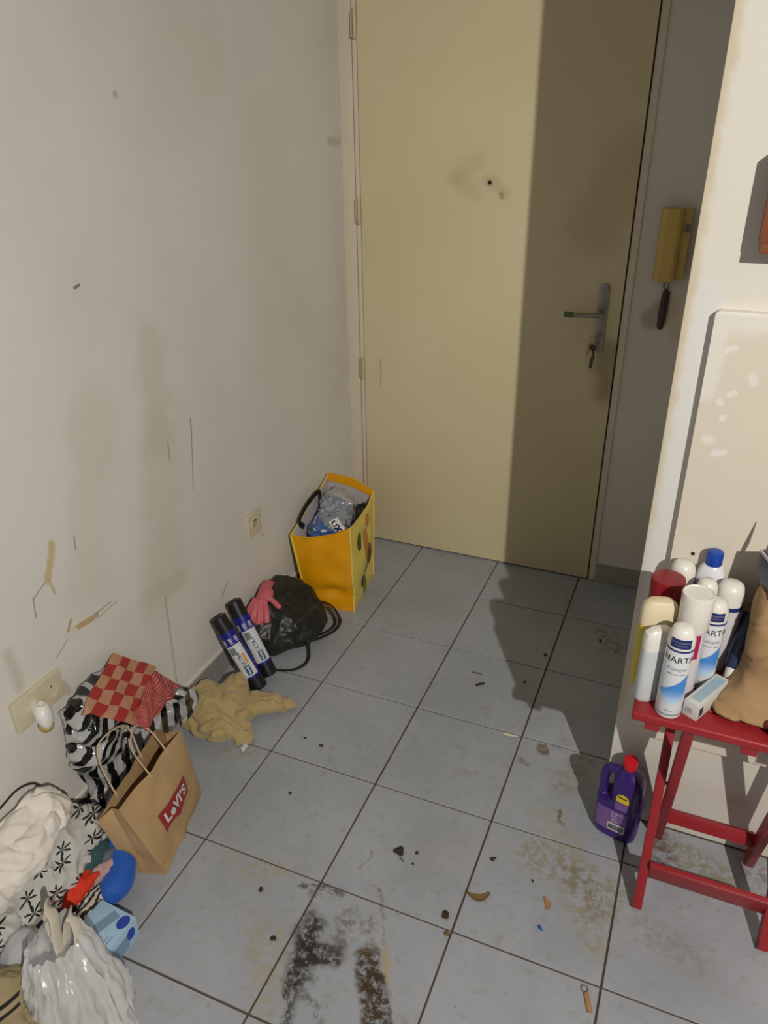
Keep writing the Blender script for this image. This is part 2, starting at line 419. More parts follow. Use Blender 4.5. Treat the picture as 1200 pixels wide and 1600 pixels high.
def floor_tile():
    b = NB('floor_tile_glaze'); p = b.pos()
    n1 = b.noise(p, 3.2, 5, .6); n2 = b.noise(p, 38, 4, .6)
    col = b.mix(b.ramp(n1, .3, .72), lin(151, 156, 164), lin(166, 171, 180))
    col = b.mix(b.math('MULTIPLY', b.ramp(n2, .52, .75), .35), col, lin(130, 128, 122))
    # general grime: cloudy and speckled
    col = b.mix(b.math('MULTIPLY', b.ramp(b.noise(p, 6.5, 6, .68), .56, .74), .38), col, lin(122, 117, 104))
    sp = b.math('MULTIPLY', b.ramp(b.noise(p, 150, 2, .5), .70, .745), b.ramp(b.noise(p, 5, 3), .45, .62))
    col = b.mix(b.math('MULTIPLY', sp, .75), col, lin(84, 76, 64))
    w1 = b.warp(p, .06, 24); w2 = b.warp(p, .032, 45)
    fine = b.ramp(b.noise(p, 55, 6, .75), .34, .56)
    fine2 = b.ramp(b.noise(p, 48, 5, .75), .42, .58)
    K, BR, OC = (46, 40, 34), (66, 52, 38), (150, 138, 104)
    black = [  # a, b, r0, r1, colour, strength, mask
        ((.63, .305, 0), (.72, .325, 0), .004, .02, (70, 64, 50), .8, fine2, w1), ((.66, .31, 0), (.69, .22, 0), .004, .03, (104, 96, 84), .5, fine2, w1),
        ((.690, .220, 0), (.718, .110, 0), .014, .046, K, .97, fine, w1), ((.715, .165, 0), (.765, .175, 0), .016, .044, K, .95, fine, w1), ((.70, .13, 0), (.712, .06, 0), .003, .012, K, .95, fine, w2),
        ((.715, .13, 0), (.745, .0, 0), .004, .020, K, .85, fine2, w1), ((.73, .09, 0), (.80, .05, 0), .003, .018, (60, 54, 46), .6, fine2, w1),
        ((.775, .19, 0), (.76, .25, 0), .006, .035, (92, 84, 76), .65, fine2, w1), ((.79, .27, 0), (.76, .285, 0), .004, .03, (110, 102, 92), .6, fine2, w1),
        ((.838, .205, 0), (.868, .155, 0), .018, .036, BR, .98, fine, w2), ((.868, .155, 0), (.93, .06, 0), .022, .038, BR, .98, fine, w2), ((.93, .06, 0), (.97, .0, 0), .022, .038, BR, .98, fine, w2),
        ((.815, .28, 0), (.84, .21, 0), .006, .022, (112, 96, 78), .7, fine2, w1), ((.74, .38, 0), (.80, .365, 0), .001, .008, (140, 126, 98), .7, fine2, w1),
        ((.80, .365, 0), (.87, .23, 0), .001, .006, (120, 106, 76), .7, fine2, w2), ((.87, .23, 0), (.90, .17, 0), .003, .010, (170, 154, 122), .8, None, w2),
        ((.74, .46, 0), (.735, .395, 0), .001, .008, (120, 108, 90), .6, fine2, w1), ((.97, .10, 0), (1.0, .07, 0), .01, .04, (140, 124, 104), .6, fine2, w1)]
    ochre = [((.56, .33, 0), (.50, .30, 0), .01, .05, (162, 148, 112), .6, fine2, w1), ((.62, .17, 0), (.68, .03, 0), .01, .06, (160, 148, 116), .6, fine2, w1), ((.60, .10, 0), (.56, .20, 0), .006, .03, (158, 146, 122), .6, fine2, w1),
        ((1.13, .60, 0), (1.30, .56, 0), .02, .09, (136, 128, 98), .65, fine2, w1), ((1.20, .62, 0), (1.28, .50, 0), .01, .06, (116, 106, 82), .5, fine2, w1), ((1.23, .51, 0), (1.30, .42, 0), .01, .05, (150, 138, 108), .6, fine2, w1),
        ((1.42, .76, 0), (1.55, .70, 0), .02, .06, (134, 126, 90), .7, fine2, w1), ((1.40, .76, 0), (1.42, .70, 0), .015, .05, (92, 78, 78), .75, fine2, w1), ((1.65, .75, 0), (1.70, .68, 0), .02, .08, (110, 104, 90), .7, fine2, w1),
        ((1.4, .5, 0), (1.5, .46, 0), .01, .06, (140, 134, 126), .6, fine2, w1), ((1.12, .72, 0), (1.2, .64, 0), .01, .07, (166, 154, 128), .5, fine2, w1),
        ((1.15, 1.60, 0), (1.19, 1.53, 0), .015, .07, (120, 106, 80), .6, fine2, w1), ((1.14, .85, 0), (1.18, .95, 0), .01, .06, (136, 118, 80), .5, fine2, w1),
        ((1.055, .965, 0), (1.062, .955, 0), .013, .022, (112, 92, 64), .85, fine, w2), ((1.01, .895, 0), (1.03, .885, 0), .004, .012, (112, 104, 88), .7, fine, w2),
        ((1.15, .76, 0), (1.148, .735, 0), .003, .007, (122, 106, 78), .9, None, w2), ((1.148, .735, 0), (1.165, .715, 0), .003, .008, (128, 112, 84), .9, None, w2),
        ((.40, .33, 0), (.46, .28, 0), .01, .04, (168, 160, 140), .5, fine2, w1), ((.20, .60, 0), (.28, .63, 0), .01, .05, (150, 140, 112), .5, fine2, w1),
        ((.90, .50, 0), (1.0, .58, 0), .02, .07, (170, 164, 154), .4, fine2, w1)]
    for a, c, r0, r1, cc, st, mk, w_ in ochre + black:
        k = b.math('MULTIPLY', b.seg(w_, a, c, r0, r1), st)
        if mk is not None: k = b.math('MULTIPLY', k, mk)
        col = b.mix(k, col, lin(*cc))
    rough = b.ramp(n2, .3, .7, .30, .5)
    return b.out(col, rough, b.noise(p, 45, 4), .06, .001, **{'Specular IOR Level': .4})
M_tile = floor_tile()
M_grout = mat('grout_brown', (84, 70, 52), .85, .35, 14, .4, 90)
b = NB('skirting_tile_grey'); p = b.pos()
M_skirt = b.out(b.mix(b.noise(p, 18, 4), lin(140, 138, 134), lin(158, 156, 150)), .4)
M_caulk = mat('skirting_caulk', (218, 214, 204), .6, .08, 30)

# ================================================================= the room
S = .33
fl = solo('floor', box(0, 3.30, -3.0, 2.1, -.06, -.004), M_grout, 'floor of pale grey square tiles with brown joints', 'floor', kind='structure', smooth=False)
def tile_mesh(name, sx, sy):
    return mesh(name, box(0, sx, 0, sy, -.01, 0, .0012, 1), True, 30)
full = tile_mesh('tile', S - .0045, S - .0045); full.materials.append(M_tile)
cut = tile_mesh('tile_cut', S - .0045, 1.936 - 1.6525); cut.materials.append(M_tile)
for i in range(10):
    for j in range(-9, 6):
        x0, y0 = i * S, j * S
        if x0 > 1.25 and y0 > .806: continue
        t = bpy.data.objects.new('tile', cut if j == 5 else full); COL.objects.link(t); t.parent = fl
        t.location = Vector((x0 + .00225 + random.uniform(-.0003, .0003), y0 + .00225 + random.uniform(-.0003, .0003), random.uniform(-.0004, 0))) - OFF[fl]

H = 2.5
solo('wall_left', box(-.12, 0, -3.0, 2.1, -.05, H), M_left, 'stained off-white plaster wall beside the door', 'wall', kind='structure', smooth=False)
solo('wall_back', join(box(1.046, 3.3, 1.940, 2.1, -.05, H), box(0, 1.046, 1.940, 2.1, 2.09, H), box(0, 1.046, 2.06, 2.1, -.05, 2.09)), M_back, 'beige plaster wall around the entrance door, with an added backing behind it', 'wall', kind='structure', smooth=False)  # last box is an added unseen backing that stops light leaking round the door
solo('wall_partition', box(1.248, 3.3, .806, 1.940, -.05, H, .004, 2), M_part, 'bright off-white wall end behind the red table', 'wall', kind='structure')
solo('wall_right', box(3.3, 3.42, -3.0, .81, -.05, H), M_room, 'off-white wall on the far side of the room', 'wall', kind='structure', smooth=False)
wf = join(box(0, .15, -3.12, -3.0, 0, H), box(1.75, 3.3, -3.12, -3.0, 0, H), box(.15, 1.75, -3.12, -3.0, 0, .88), box(.15, 1.75, -3.12, -3.0, 2.22, H))  # opening left for the added window
solo('wall_front', wf, M_room, 'off-white wall with the added window', 'wall', kind='structure', smooth=False)
solo('ceiling', box(0, 3.3, -3.0, 1.94, H, H + .1), M_ceil, 'plain off-white ceiling', 'ceiling', kind='structure', smooth=False)
M_pvc = mat('window_frame_white', (232, 232, 230), .35, .04)
b = NB('window_glass'); M_glass = b.out((.9, .95, 1, 1), .05, **{'Transmission Weight': .95, 'IOR': 1.3})
wn = setp(thing('added_window_1', (.95, -3.06, .88), 'added white framed window opposite the door, unseen, letting sky light in', 'window'), kind='structure')  # invented window out of view, added as a way in for sky light
part(wn, 'added_window_frame', join(box(.15, .21, -3.09, -3.03, .88, 2.22), box(1.69, 1.75, -3.09, -3.03, .88, 2.22), box(.21, 1.69, -3.09, -3.03, .88, .94), box(.21, 1.69, -3.09, -3.03, 2.16, 2.22), box(.92, .98, -3.09, -3.03, .94, 2.16)), M_pvc, False, world=True)
part(wn, 'pane', box(.21, .92, -3.064, -3.058, .94, 2.16), M_glass, False, world=True)
part(wn, 'pane', box(.98, 1.69, -3.064, -3.058, .94, 2.16), M_glass, False, world=True)

# skirting tiles
bl = solo('baseboard_left', box(0, .005, -3.0, 1.94, 0, .088), M_caulk, 'grey tile skirting along the stained wall', 'baseboard', kind='structure', smooth=False)
for j in range(-9, 6):
    y0 = j * S + .002; y1 = min((j + 1) * S - .002, 1.938)
    part(bl, 'tile', box(.001, .009, y0, y1, .001, .082, .001, 1), M_skirt, world=True)
bb = solo('baseboard_back', box(1.046, 1.248, 1.936, 1.940, 0, .082), M_caulk, 'grey tile skirting right of the door', 'baseboard', kind='structure', smooth=False)
part(bb, 'tile', box(1.050, 1.246, 1.930, 1.938, .001, .079, .001, 1), M_skirt, world=True)
solo('trim_1', join(box(1.248, 3.29, .8045, .8065, -.002, .004)), M_grout, 'dark joint where the white wall meets the floor', 'trim', kind='structure', smooth=False)

# door frame and door
fr = setp(thing('trim_2', (.03, 1.95, 0), 'white painted door frame in the corner', 'door frame'), kind='structure')
part(fr, 'jamb', box(0, .060, 1.952, 2.08, 0, 2.08, .003), M_frame, world=True)
part(fr, 'rebate', box(.060, .079, 1.938, 2.08, 0, 2.08, .003), M_frame, world=True)
part(fr, 'jamb', box(1.023, 1.047, 1.934, 2.08, 0, 2.08, .004), M_frame, world=True)
part(fr, 'head', box(.0, 1.047, 1.938, 2.08, 2.052, 2.09, .003), M_frame, world=True)
dr = setp(thing('door_1', (.55, 1.93, 0), 'cream painted flush entrance door', 'door'), kind='structure')
part(dr, 'leaf', box(.083, 1.019, 1.927, 1.967, .006, 2.048, .002), M_door, world=True)
M_hinge = mat('hinge_painted', (196, 184, 156), .4, .1, 40)
for z in (1.90, 1.33, .755):
    h = part(dr, 'hinge', join(xf(lathe([(.006, -.042), (.0065, -.04), (.0065, .04), (.006, .042)], 14), (.0765, 1.925, z))), M_hinge, world=True)
    part(h, 'hinge_plate', box(.058, .074, 1.932, 1.94, z - .038, z + .038, .001), M_hinge, world=True)
M_steel = mat('brushed_steel', (150, 148, 138), .38, .12, 60, **{'Metallic': .85})
M_dark = mat('black_parts_and_hole_shade', (20, 18, 16), .7, .1)  # black of lens, screw and pin; also painted shade of the socket holes
pl = [(.9595 + .0165 * math.cos(a), (1.120 if math.sin(a) >= 0 else .924) + .0165 * math.sin(a)) for a in [2 * PI * (k + .5) / 28 for k in range(28)]]
lp = part(dr, 'lock_plate', prism(pl, 'y', 1.9195, 1.9275, .001), M_steel, world=True, label='brushed steel lock plate')
hd = part(dr, 'lever_handle', join(xf(lathe([(.010, 0), (.010, .045), (.0095, .05)], 18), (.9595, 1.920, 1.04), (PI / 2, 0, 0)), tube(spline([(.9595, 1.876, 1.04), (.945, 1.873, 1.040), (.90, 1.873, 1.038), (.855, 1.874, 1.037), (.845, 1.876, 1.037)], 6), .0095, 14, .8)), M_steel, world=True, label='steel lever handle')
M_cord = mat('green_cord', (88, 104, 70), .8, .2)
part(hd, 'end_wrap', tube([(.875, 1.8735, 1.0375), (.862, 1.8735, 1.037), (.846, 1.876, 1.037)], .0112, 14, .85), M_cord, world=True, label='green wrap on the handle end')
part(lp, 'lock_cylinder', xf(lathe([(.0085, 0), (.0085, .006), (.007, .007)], 16), (.9575, 1.9195, .965), (PI / 2, 0, 0)), M_steel, world=True)
ph = part(dr, 'peephole', xf(lathe([(.011, -.002), (.011, .003), (.0085, .005), (.007, .0035)], 20), (.553, 1.927, 1.434), (PI / 2, 0, 0)), M_hinge, world=True)
part(ph, 'lens', xf(lathe([(.0065, .003), (.0065, .0048), (.003, .0062)], 16), (.553, 1.927, 1.434), (PI / 2, 0, 0)), M_dark, world=True)

# hatch panel and key box on the partition
def hatch_paint():
    b = NB('hatch_panel_paint'); p = b.pos()
    col = b.mix(b.ramp(b.noise(p, 2.2, 4), .3, .7), lin(224, 217, 202), lin(217, 209, 193))
    w1 = b.warp(p, .02, 30)
    for a, c, r0, r1, st in (((1.31, .784, 1.30), (1.42, .784, 1.31), .012, .04, .7), ((1.315, .784, 1.27), (1.31, .784, 1.16), .006, .025, .7), ((1.335, .784, 1.245), (1.348, .784, 1.25), .003, .009, .9), ((1.355, .784, 1.16), (1.36, .784, 1.165), .003, .008, .9), ((1.342, .784, 1.145), (1.338, .784, 1.15), .003, .007, .9), ((1.352, .784, 1.118), (1.348, .784, 1.113), .003, .007, .9), ((1.33, .784, 1.07), (1.335, .784, 1.068), .005, .012, .9), ((1.35, .784, 1.045), (1.362, .784, 1.048), .004, .010, .9), ((1.385, .784, 1.20), (1.39, .784, 1.19), .004, .012, .7)):
        col = b.mix(b.math('MULTIPLY', b.seg(w1, a, c, r0, r1), st), col, lin(234, 232, 228))
    return b.out(col, .5, b.noise(p, 100, 4), .1, .001)
M_hatch = hatch_paint()
def rrect(x0, x1, z0, z1, r, n=6):
    o = []
    for cx, cz, a0 in ((x1 - r, z0 + r, -PI / 2), (x1 - r, z1 - r, 0), (x0 + r, z1 - r, PI / 2), (x0 + r, z0 + r, PI)):
        for k in range(n + 1):
            a = a0 + PI / 2 * k / n; o.append((cx + r * math.cos(a), cz + r * math.sin(a)))
    return o
ht = setp(thing('door_2', (1.65, .79, .30), 'proud cream hatch panel with rounded corners on the bright wall', 'hatch'), kind='structure')
part(ht, 'panel', prism(rrect(1.303, 1.95, .30, 1.315, .009), 'y', .784, .8065, .002), M_hatch, world=True)
part(ht, 'screw', xf(lathe([(.004, 0), (.004, .0015), (.002, .002)], 10), (1.345, .784, .815), (PI / 2, 0, 0)), M_dark, world=True)

# ================================================================= fittings on the walls
M_plate = mat('socket_plastic_aged', (204, 196, 170), .4, .08, 30)
M_white = mat('white_plastic', (226, 226, 222), .35, .04, 30)
def round_hole(y, z, r=.0195, x=.011):
    return xf(lathe([(r, .0), (r, .0015), (r - .003, .0018), (r - .004, -.006), (.001, -.0065)], 24), (x, y, z), (0, PI / 2, 0))
def pin_and_hole_discs(y, z, x=.006):
    return join(*[xf(lathe([(.0026, 0), (.0026, .0012)], 10), (x, y + dy, z), (0, PI / 2, 0)) for dy in (-.0095, .0095)], xf(lathe([(.0024, 0), (.0024, .007), (.001, .008)], 10), (x - .001, y, z + .012), (0, PI / 2, 0)))  # flat black discs painted as the shaded socket holes, plus the earth pin
so = thing('wall_socket', (0, 1.17, .39), 'small square cream power socket with one outlet, on the plaster above the pink glove', 'socket')
fp = part(so, 'face_plate', xf(box(-.001, .011, -.041, .041, -.041, .041, .003, 3), (0, 1.17, .431)), M_plate, world=True)
part(fp, 'outlet_well', round_hole(1.17, .431), M_plate, world=True); part(fp, 'contact', pin_and_hole_discs(1.17, .431), M_dark, world=True)
so = thing('double_wall_socket', (0, .22, .40), 'wide grubby cream double power socket tilted out of the wall', 'socket')
fp = part(so, 'face_plate', xf(box(-.002, .012, -.0735, .0735, -.040, .040, .003, 3), (0, .22, .440), (0, 0, .03)), M_plate, world=True)
part(fp, 'outlet_well', round_hole(.2565, .442, x=.013), M_plate, world=True); part(fp, 'contact', pin_and_hole_discs(.2565, .442, .008), M_dark, world=True)
part(fp, 'outlet_well', round_hole(.185, .438, x=.013), M_plate, world=True)
M_yel = mat('old_scent_oil', (168, 150, 84), .3, .2)
pg = thing('plug_in_air_freshener', (.012, .195, .37), 'rounded white plug-in air freshener pushed into the double socket', 'air freshener')
ringsA = []
for t, (cx, cy, cz, ry, rz) in enumerate([(.010, .205, .437, .017, .017), (.022, .203, .435, .019, .021), (.034, .199, .432, .022, .028), (.048, .195, .427, .022, .031), (.058, .192, .423, .017, .026), (.063, .190, .420, .008, .014)]):
    ringsA.append([Vector((cx, cy + ry * math.cos(a), cz + rz * math.sin(a))) for a in [2 * PI * k / 24 for k in range(24)]])
part(pg, 'body', loft(ringsA), M_white, world=True)
part(pg, 'chimney', xf(lathe([(.009, 0), (.010, .008), (.008, .009), (.007, .003)], 16), (.040, .197, .453), (0, .15, 0)), M_plate, world=True)
part(pg, 'oil_bottle', sph((.040, .197, .394), (.017, .018, .016)), M_yel, world=True)

M_int = mat('yellowed_phone_plastic', (198, 168, 92), .4, .1, 25); M_int2 = M_int
M_grey = mat('grey_plastic', (110, 108, 100), .5, .08)
ic = thing('intercom', (1.15, 1.94, 1.16), 'yellowed intercom with a long handset on the wall beside the door', 'intercom')
bs = part(ic, 'base', box(1.107, 1.196, 1.908, 1.941, 1.163, 1.372, .004), M_int2, world=True)
part(bs, 'button', box(1.179, 1.195, 1.903, 1.909, 1.305, 1.328, .001), M_grey, world=True, label='grey call button')
hs = prism([(1.103, 1.922), (1.109, 1.893), (1.122, 1.882), (1.160, 1.882), (1.170, 1.892), (1.172, 1.922)], 'z', 1.158, 1.374, .003)
part(ic, 'handset', hs, M_int, world=True)
M_leather = mat('dark_brown_leather', (58, 38, 24), .5, .25, 60, .3, 200)
st = thing('hanging_leather_fob', (1.148, 1.925, 1.0), 'narrow dark brown leather fob hung on a loop under the intercom', 'fob')
part(st, 'loop', tube(spline([(1.149, 1.934, 1.122), (1.141, 1.929, 1.138), (1.149, 1.917, 1.160), (1.157, 1.929, 1.138), (1.149, 1.934, 1.122)], 5), .0016, 6), M_leather, world=True)
part(st, 'strip', loft([[Vector((1.148 + (z - 1.0) * .03 + w_ * sx, 1.934 + .005 * sy, z)) for sx, sy in ((-1, -.4), (-.6, -1), (.6, -1), (1, -.4), (1, .6), (-1, .6))] for z, w_ in ((.998, .005), (1.003, .009), (1.02, .011), (1.06, .0125), (1.10, .0125), (1.118, .011), (1.124, .006))]), M_leather, world=True)

M_brass = mat('brass', (190, 158, 80), .35, .12, 60, **{'Metallic': .9})
M_keyd = mat('dark_key', (60, 54, 46), .5, .2)
kb = thing('key_bunch', (.95, 1.905, .86), 'bunch of keys hanging from the key in the door lock', 'keys')
def key(o, L, ang, name, m):
    d = join(prism([(-.009 + .0 * k, 0) for k in range(0)] or [(.010 * math.cos(a), .010 * math.sin(a)) for a in [2 * PI * k / 16 for k in range(16)]], 'y', -.001, .001), prism([(-.0035, -.009), (.0035, -.009), (.0035, -L), (.0, -L - .003), (-.0035, -L), (-.0035, -L * .8), (-.0015, -L * .74), (-.0035, -L * .68), (-.0015, -L * .6), (-.0035, -L * .5)], 'y', -.001, .001))
    return part(kb, name, xf(d, o, (0, ang, .4)), m, world=True)
part(kb, 'inserted_key', join(box(.9565, .9585, 1.893, 1.919, .9610, .9690), xf(prism([(.011 * math.cos(a), .011 * math.sin(a)) for a in [2 * PI * k / 16 for k in range(16)]], 'x', -.001, .001), (.9575, 1.886, .965))), M_brass, world=True)
part(kb, 'key_ring', tube([(.946 + .014 * math.cos(a) * .8, 1.886 + .006 * math.cos(a), .955 + .014 * math.sin(a)) for a in [2 * PI * k / 20 for k in range(21)]], .0011, 6), M_steel, world=True)
key((.940, 1.884, .936), .032, .35, 'brass_key', M_brass); key((.950, 1.882, .930), .035, -.1, 'steel_key', M_keyd)
part(kb, 'key_tag', xf(box(-.005, .005, -.002, .002, -.038, 0, .001), (.950, 1.881, .898), (0, .08, 0)), M_keyd, world=True, label='dark flat key tag')

M_wood = mat('reddish_brown_wood', (128, 72, 44), .5, .2, 30)
kh = thing('key_cabinet', (1.455, .8, 1.42), 'small reddish-brown wooden cabinet with a pitched top on the bright wall', 'cabinet')
part(kh, 'body', prism([(1.350, 1.437), (1.56, 1.437), (1.56, 1.578), (1.455, 1.668), (1.350, 1.578)], 'y', .750, .8065, .002), M_wood, world=True)
part(kh, 'base_board', box(1.353, 1.557, .747, .8065, 1.421, 1.438, .002), M_wood, world=True)
part(kh, 'front_door', prism([(1.366, 1.452), (1.544, 1.452), (1.544, 1.572), (1.455, 1.648), (1.366, 1.572)], 'y', .746, .7505, .001), M_wood, world=True)
part(kh, 'knob', xf(lathe([(.004, 0), (.004, .006), (.007, .009), (.006, .014), (.002, .015)], 14), (1.52, .746, 1.51), (PI / 2, 0, 0)), M_brass, world=True)

# ================================================================= yellow shopping bag by the door
M_bagO = mat('bag_amber_plastic', (228, 160, 10), .38, .08, 12, .25, 25, .004)
M_bagY = mat('bag_pale_yellow_plastic', (226, 204, 96), .4, .08, 14, .2, 30, .003)
M_lin = mat('bag_lining', (190, 184, 186), .5, .08, 14, .2, 30, .003)
M_web = mat('black_webbing', (24, 22, 22), .7, .2, 80)
M_leaf = mat('print_green', (44, 74, 34), .45, .15); M_leaf2 = mat('print_light_green', (108, 130, 44), .45, .15)
M_carr = mat('print_orange', (204, 136, 52), .45, .2, 60); M_brn = mat('print_brown', (104, 62, 34), .45, .2)
bag = thing('shopping_bag', (.15, 1.53, 0), 'tall amber and pale yellow reusable shopping bag standing by the door', 'bag')
BB = [Vector(q) for q in ((.075, 1.372, 0), (.262, 1.385, 0), (.222, 1.655, 0), (.030, 1.65, 0))]
BT = [Vector(q) for q in ((.030, 1.362, .292), (.246, 1.408, .338), (.215, 1.69, .352), (.030, 1.68, .40))]
def bag_wall(i, j, bulge, seed, rim=0.0, dent=0.0):
    b0, b1, t0, t1 = BB[i], BB[j], BT[i], BT[j]
    n = (b1 - b0).cross(Vector((0, 0, 1))).normalized()
    def f(u, v):
        q = (b0 * (1 - u) + b1 * u) * (1 - v) + (t0 * (1 - u) + t1 * u) * v
        e = 4 * u * (1 - u)
        q = q + n * (bulge * e * math.sin(PI * min(1, v * 1.1)) + .010 * e * mnoise.noise(q * 14 + Vector((seed, 0, 0))) - dent * math.exp(-((u - .65) / .3) ** 2 - ((v - .22) / .07) ** 2))
        if v > .85: q.z += rim * e * (v - .85) / .15
        if i == 3 or j == 3: q.x = max(q.x, .006)
        return q
    return f
W0 = bag_wall(0, 1, .012, 1, -.02, .022); W1 = bag_wall(1, 2, .014, 4, -.02, .01); W2 = bag_wall(2, 3, .012, 6, .018); W3 = bag_wall(3, 0, .0, 9, 0)
part(bag, 'end_panel', patch(W0, 22, 26, .0016), M_bagO, world=True, label='plain amber end panel')
sp_ = part(bag, 'printed_panel', patch(W1, 26, 26, .0016), M_bagY, world=True, label='pale yellow panel with a vegetable print')
part(bag, 'end_panel', patch(W2, 22, 26, .0016), M_bagO, world=True)
part(bag, 'wall_panel', patch(W3, 22, 26, .0016), M_bagY, world=True)
part(bag, 'base', loft([[q + Vector((0, 0, .001)) for q in BB], [q + Vector((0, 0, .004)) for q in BB]]), M_bagO, world=True)
def inner(W):
    def f(u, v):
        q = W(u, v); c = Vector((.135, 1.53, q.z)); return q + (c - q).normalized() * .004
    return f
part(bag, 'lining', join(*[patch(inner(W), 16, 18)[:2] for W in (W0, W1, W2, W3)]), M_lin, world=True, label='pale grey lining')
for W in (W0, W1, W2):
    part(bag, 'corner_piping', tube([W(1, v / 20) for v in range(21)], .0042, 8), M_bagY, world=True)
part(bag, 'corner_piping', tube([W0(0, v / 20) for v in range(21)], .0042, 8), M_bagY, world=True)
for W, m in ((W0, M_bagO), (W1, M_bagY), (W3, M_bagY)):
    part(bag, 'rim', tube([W(u / 20, 1) for u in range(21)], .003, 8), m, world=True)
part(bag, 'rim_band', patch(lambda u, v: W2(u, .93 + .075 * v) + Vector((0, -.006, .004)), 20, 3, .003), M_bagO, world=True)
part(bag, 'carry_handle', tube(spline([W3(.75, .9) + Vector((.006, 0, 0)), W3(.82, 1.0) + Vector((.004, 0, .006)), W3(.70, 1.0) + Vector((.0, 0, .012)), W3(.5, 1.0) + Vector((.004, 0, .012)), W3(.34, 1.0) + Vector((.008, 0, .008)), W3(.30, .86) + Vector((.012, 0, 0))], 6), .011, 8, .18, (1, 0, 0)), M_web, world=True, label='black webbing handle')
part(bag, 'carry_handle', tube(spline([W1(.30, .80) + Vector((-.010, 0, 0)), W1(.34, 1.0) + Vector((-.008, 0, -.01)), W1(.5, 1.0) + Vector((-.022, 0, .012)), W1(.70, 1.0) + Vector((-.012, 0, .0)), W1(.74, .78) + Vector((-.012, 0, 0))], 6), .010, 8, .18, (1, 0, 0)), M_web, world=True, label='black webbing handle')
def on_panel(W, pts, off=.003):
    V = []
    for u, v in pts:
        q = W(u, v); du = W(min(1, u + .02), v) - W(max(0, u - .02), v); dv = W(u, min(1, v + .02)) - W(u, max(0, v - .02))
        V.append(q + du.cross(dv).normalized() * off)
    return V
def blob(W, cu, cv, ru, rv, rot=0, n=14, k=0.0):
    pts = [(cu, cv)]
    for i in range(n):
        a = 2 * PI * i / n; r = 1 + k * math.cos(2 * a)
        x, y = ru * r * math.cos(a), rv * r * math.sin(a)
        pts.append((cu + x * math.cos(rot) - y * math.sin(rot) * .5, cv + x * math.sin(rot) + y * math.cos(rot)))
    return on_panel(W, pts), [[0, i + 1, (i + 1) % n + 1] for i in range(n)]
for a_ in ((.52, .60, .10, .17, -.15), (.62, .84, .055, .09, -.2)): part(sp_, 'printed_root', blob(W1, *a_), M_carr, world=True)
part(sp_, 'printed_root', join(blob(W1, .62, .42, .085, .14, -.1)), M_brn, world=True)
part(sp_, 'printed_leaf', blob(W1, .28, .72, .085, .10, .5), M_leaf, world=True)
for a_ in ((.38, .20, .05, .085, -.5), (.60, .26, .05, .07, .3)): part(sp_, 'printed_leaf', blob(W1, *a_), M_leaf, world=True)
for a_ in ((.50, .16, .05, .07, .2), (.48, .07, .06, .05, .2), (.44, .32, .035, .06, -.2)): part(sp_, 'printed_leaf', blob(W1, *a_), M_leaf2, world=True)

def wrapper_mat():
    b = NB('printed_clear_film'); p = b.warp(b.obj(), .05, 20)
    sz = b.n('ShaderNodeSeparateXYZ'); b.put(sz.inputs[0], p)
    n = b.math('ADD', b.noise(p, 12, 3), b.ramp(b.math('ADD', sz.outputs[2], b.math('MULTIPLY', sz.outputs[0], .6)), .14, .24, .10, -.22)); c = b.mix(b.ramp(n, .42, .47), lin(206, 208, 200), lin(70, 104, 168))
    c = b.mix(b.ramp(b.noise(p, 27, 2), .60, .64), c, lin(214, 216, 216)); c = b.mix(b.ramp(b.noise(p, 34, 2), .66, .69), c, lin(24, 60, 132))
    c = b.mix(b.ramp(b.noise(b.vm('ADD', p, (3, 1, 2)), 22, 2), .66, .69), c, lin(46, 132, 96))
    al = b.ramp(n, .46, .38, .95, .42)
    return b.out(c, .10, b.noise(p, 60, 3), .5, .003, **{'Alpha': al, 'Coat Weight': .8, 'Coat Roughness': .05})
M_film = wrapper_mat(); M_txtw = mat('print_white', (236, 236, 234), .4, .02); M_txtk = mat('print_navy', (20, 30, 84), .4, .05); M_mag = mat('print_magenta', (178, 40, 110), .4, .05)
wr = thing('plastic_packaging', (.14, 1.54, .12), 'crumpled clear and blue printed plastic packaging stuffed in the yellow bag', 'packaging')
dw = cloth([sph((.125, 1.52, .25), (.075, .11, .10)), sph((.12, 1.58, .325), (.065, .075, .07)), sph((.15, 1.50, .29), (.05, .06, .06)), sph((.11, 1.46, .26), (.05, .05, .06))], .007, 2, .010, 20, .014, 16, 3)
part(wr, 'film', dw, M_film, world=True)
def decal(target, data2, o, x, y, off=.0012, reach=.12):
    """flat lettering or patch dropped on the surface of another mesh, along the direction -(x cross y)"""
    t = BVHTree.FromPolygons([tuple(q) for q in target[0]], target[1])
    o, x, y = Vector(o), Vector(x).normalized(), Vector(y).normalized(); n = x.cross(y).normalized(); V = []; last = None
    for q in data2[0]:
        s = o + x * q[0] + y * q[1]
        h, nn, _, _ = t.ray_cast(s + n * reach, -n, reach * 2.5)
        if h is None: V.append(None)
        else: V.append(h + n * off)
    ok = [v for v in V if v is not None]
    if not ok: return [s + n * off for s in (o, o + x * .001, o + y * .001)], [[0, 1, 2]]
    F = [f for f in data2[1] if all(V[i] is not None for i in f)]
    return [v if v is not None else ok[0] for v in V], F
CX, CY = Vector((.92, .387, -.012)), Vector((-.168, .428, .888))
def tilt(a): return CX * math.cos(a) + CY * math.sin(a), CY * math.cos(a) - CX * math.sin(a)
tx, ty = tilt(-1.0)
part(wr, 'lettering_patch', decal(dw, rect2(-.036, .036, -.018, .018, 16, 8), (.175, 1.46, .30), tx, ty), M_txtw, world=True)
part(wr, 'lettering', decal(dw, text('oxy', .044, .03), (.175, 1.46, .30), tx, ty, .0028), M_txtk, world=True)
tx, ty = tilt(.35)
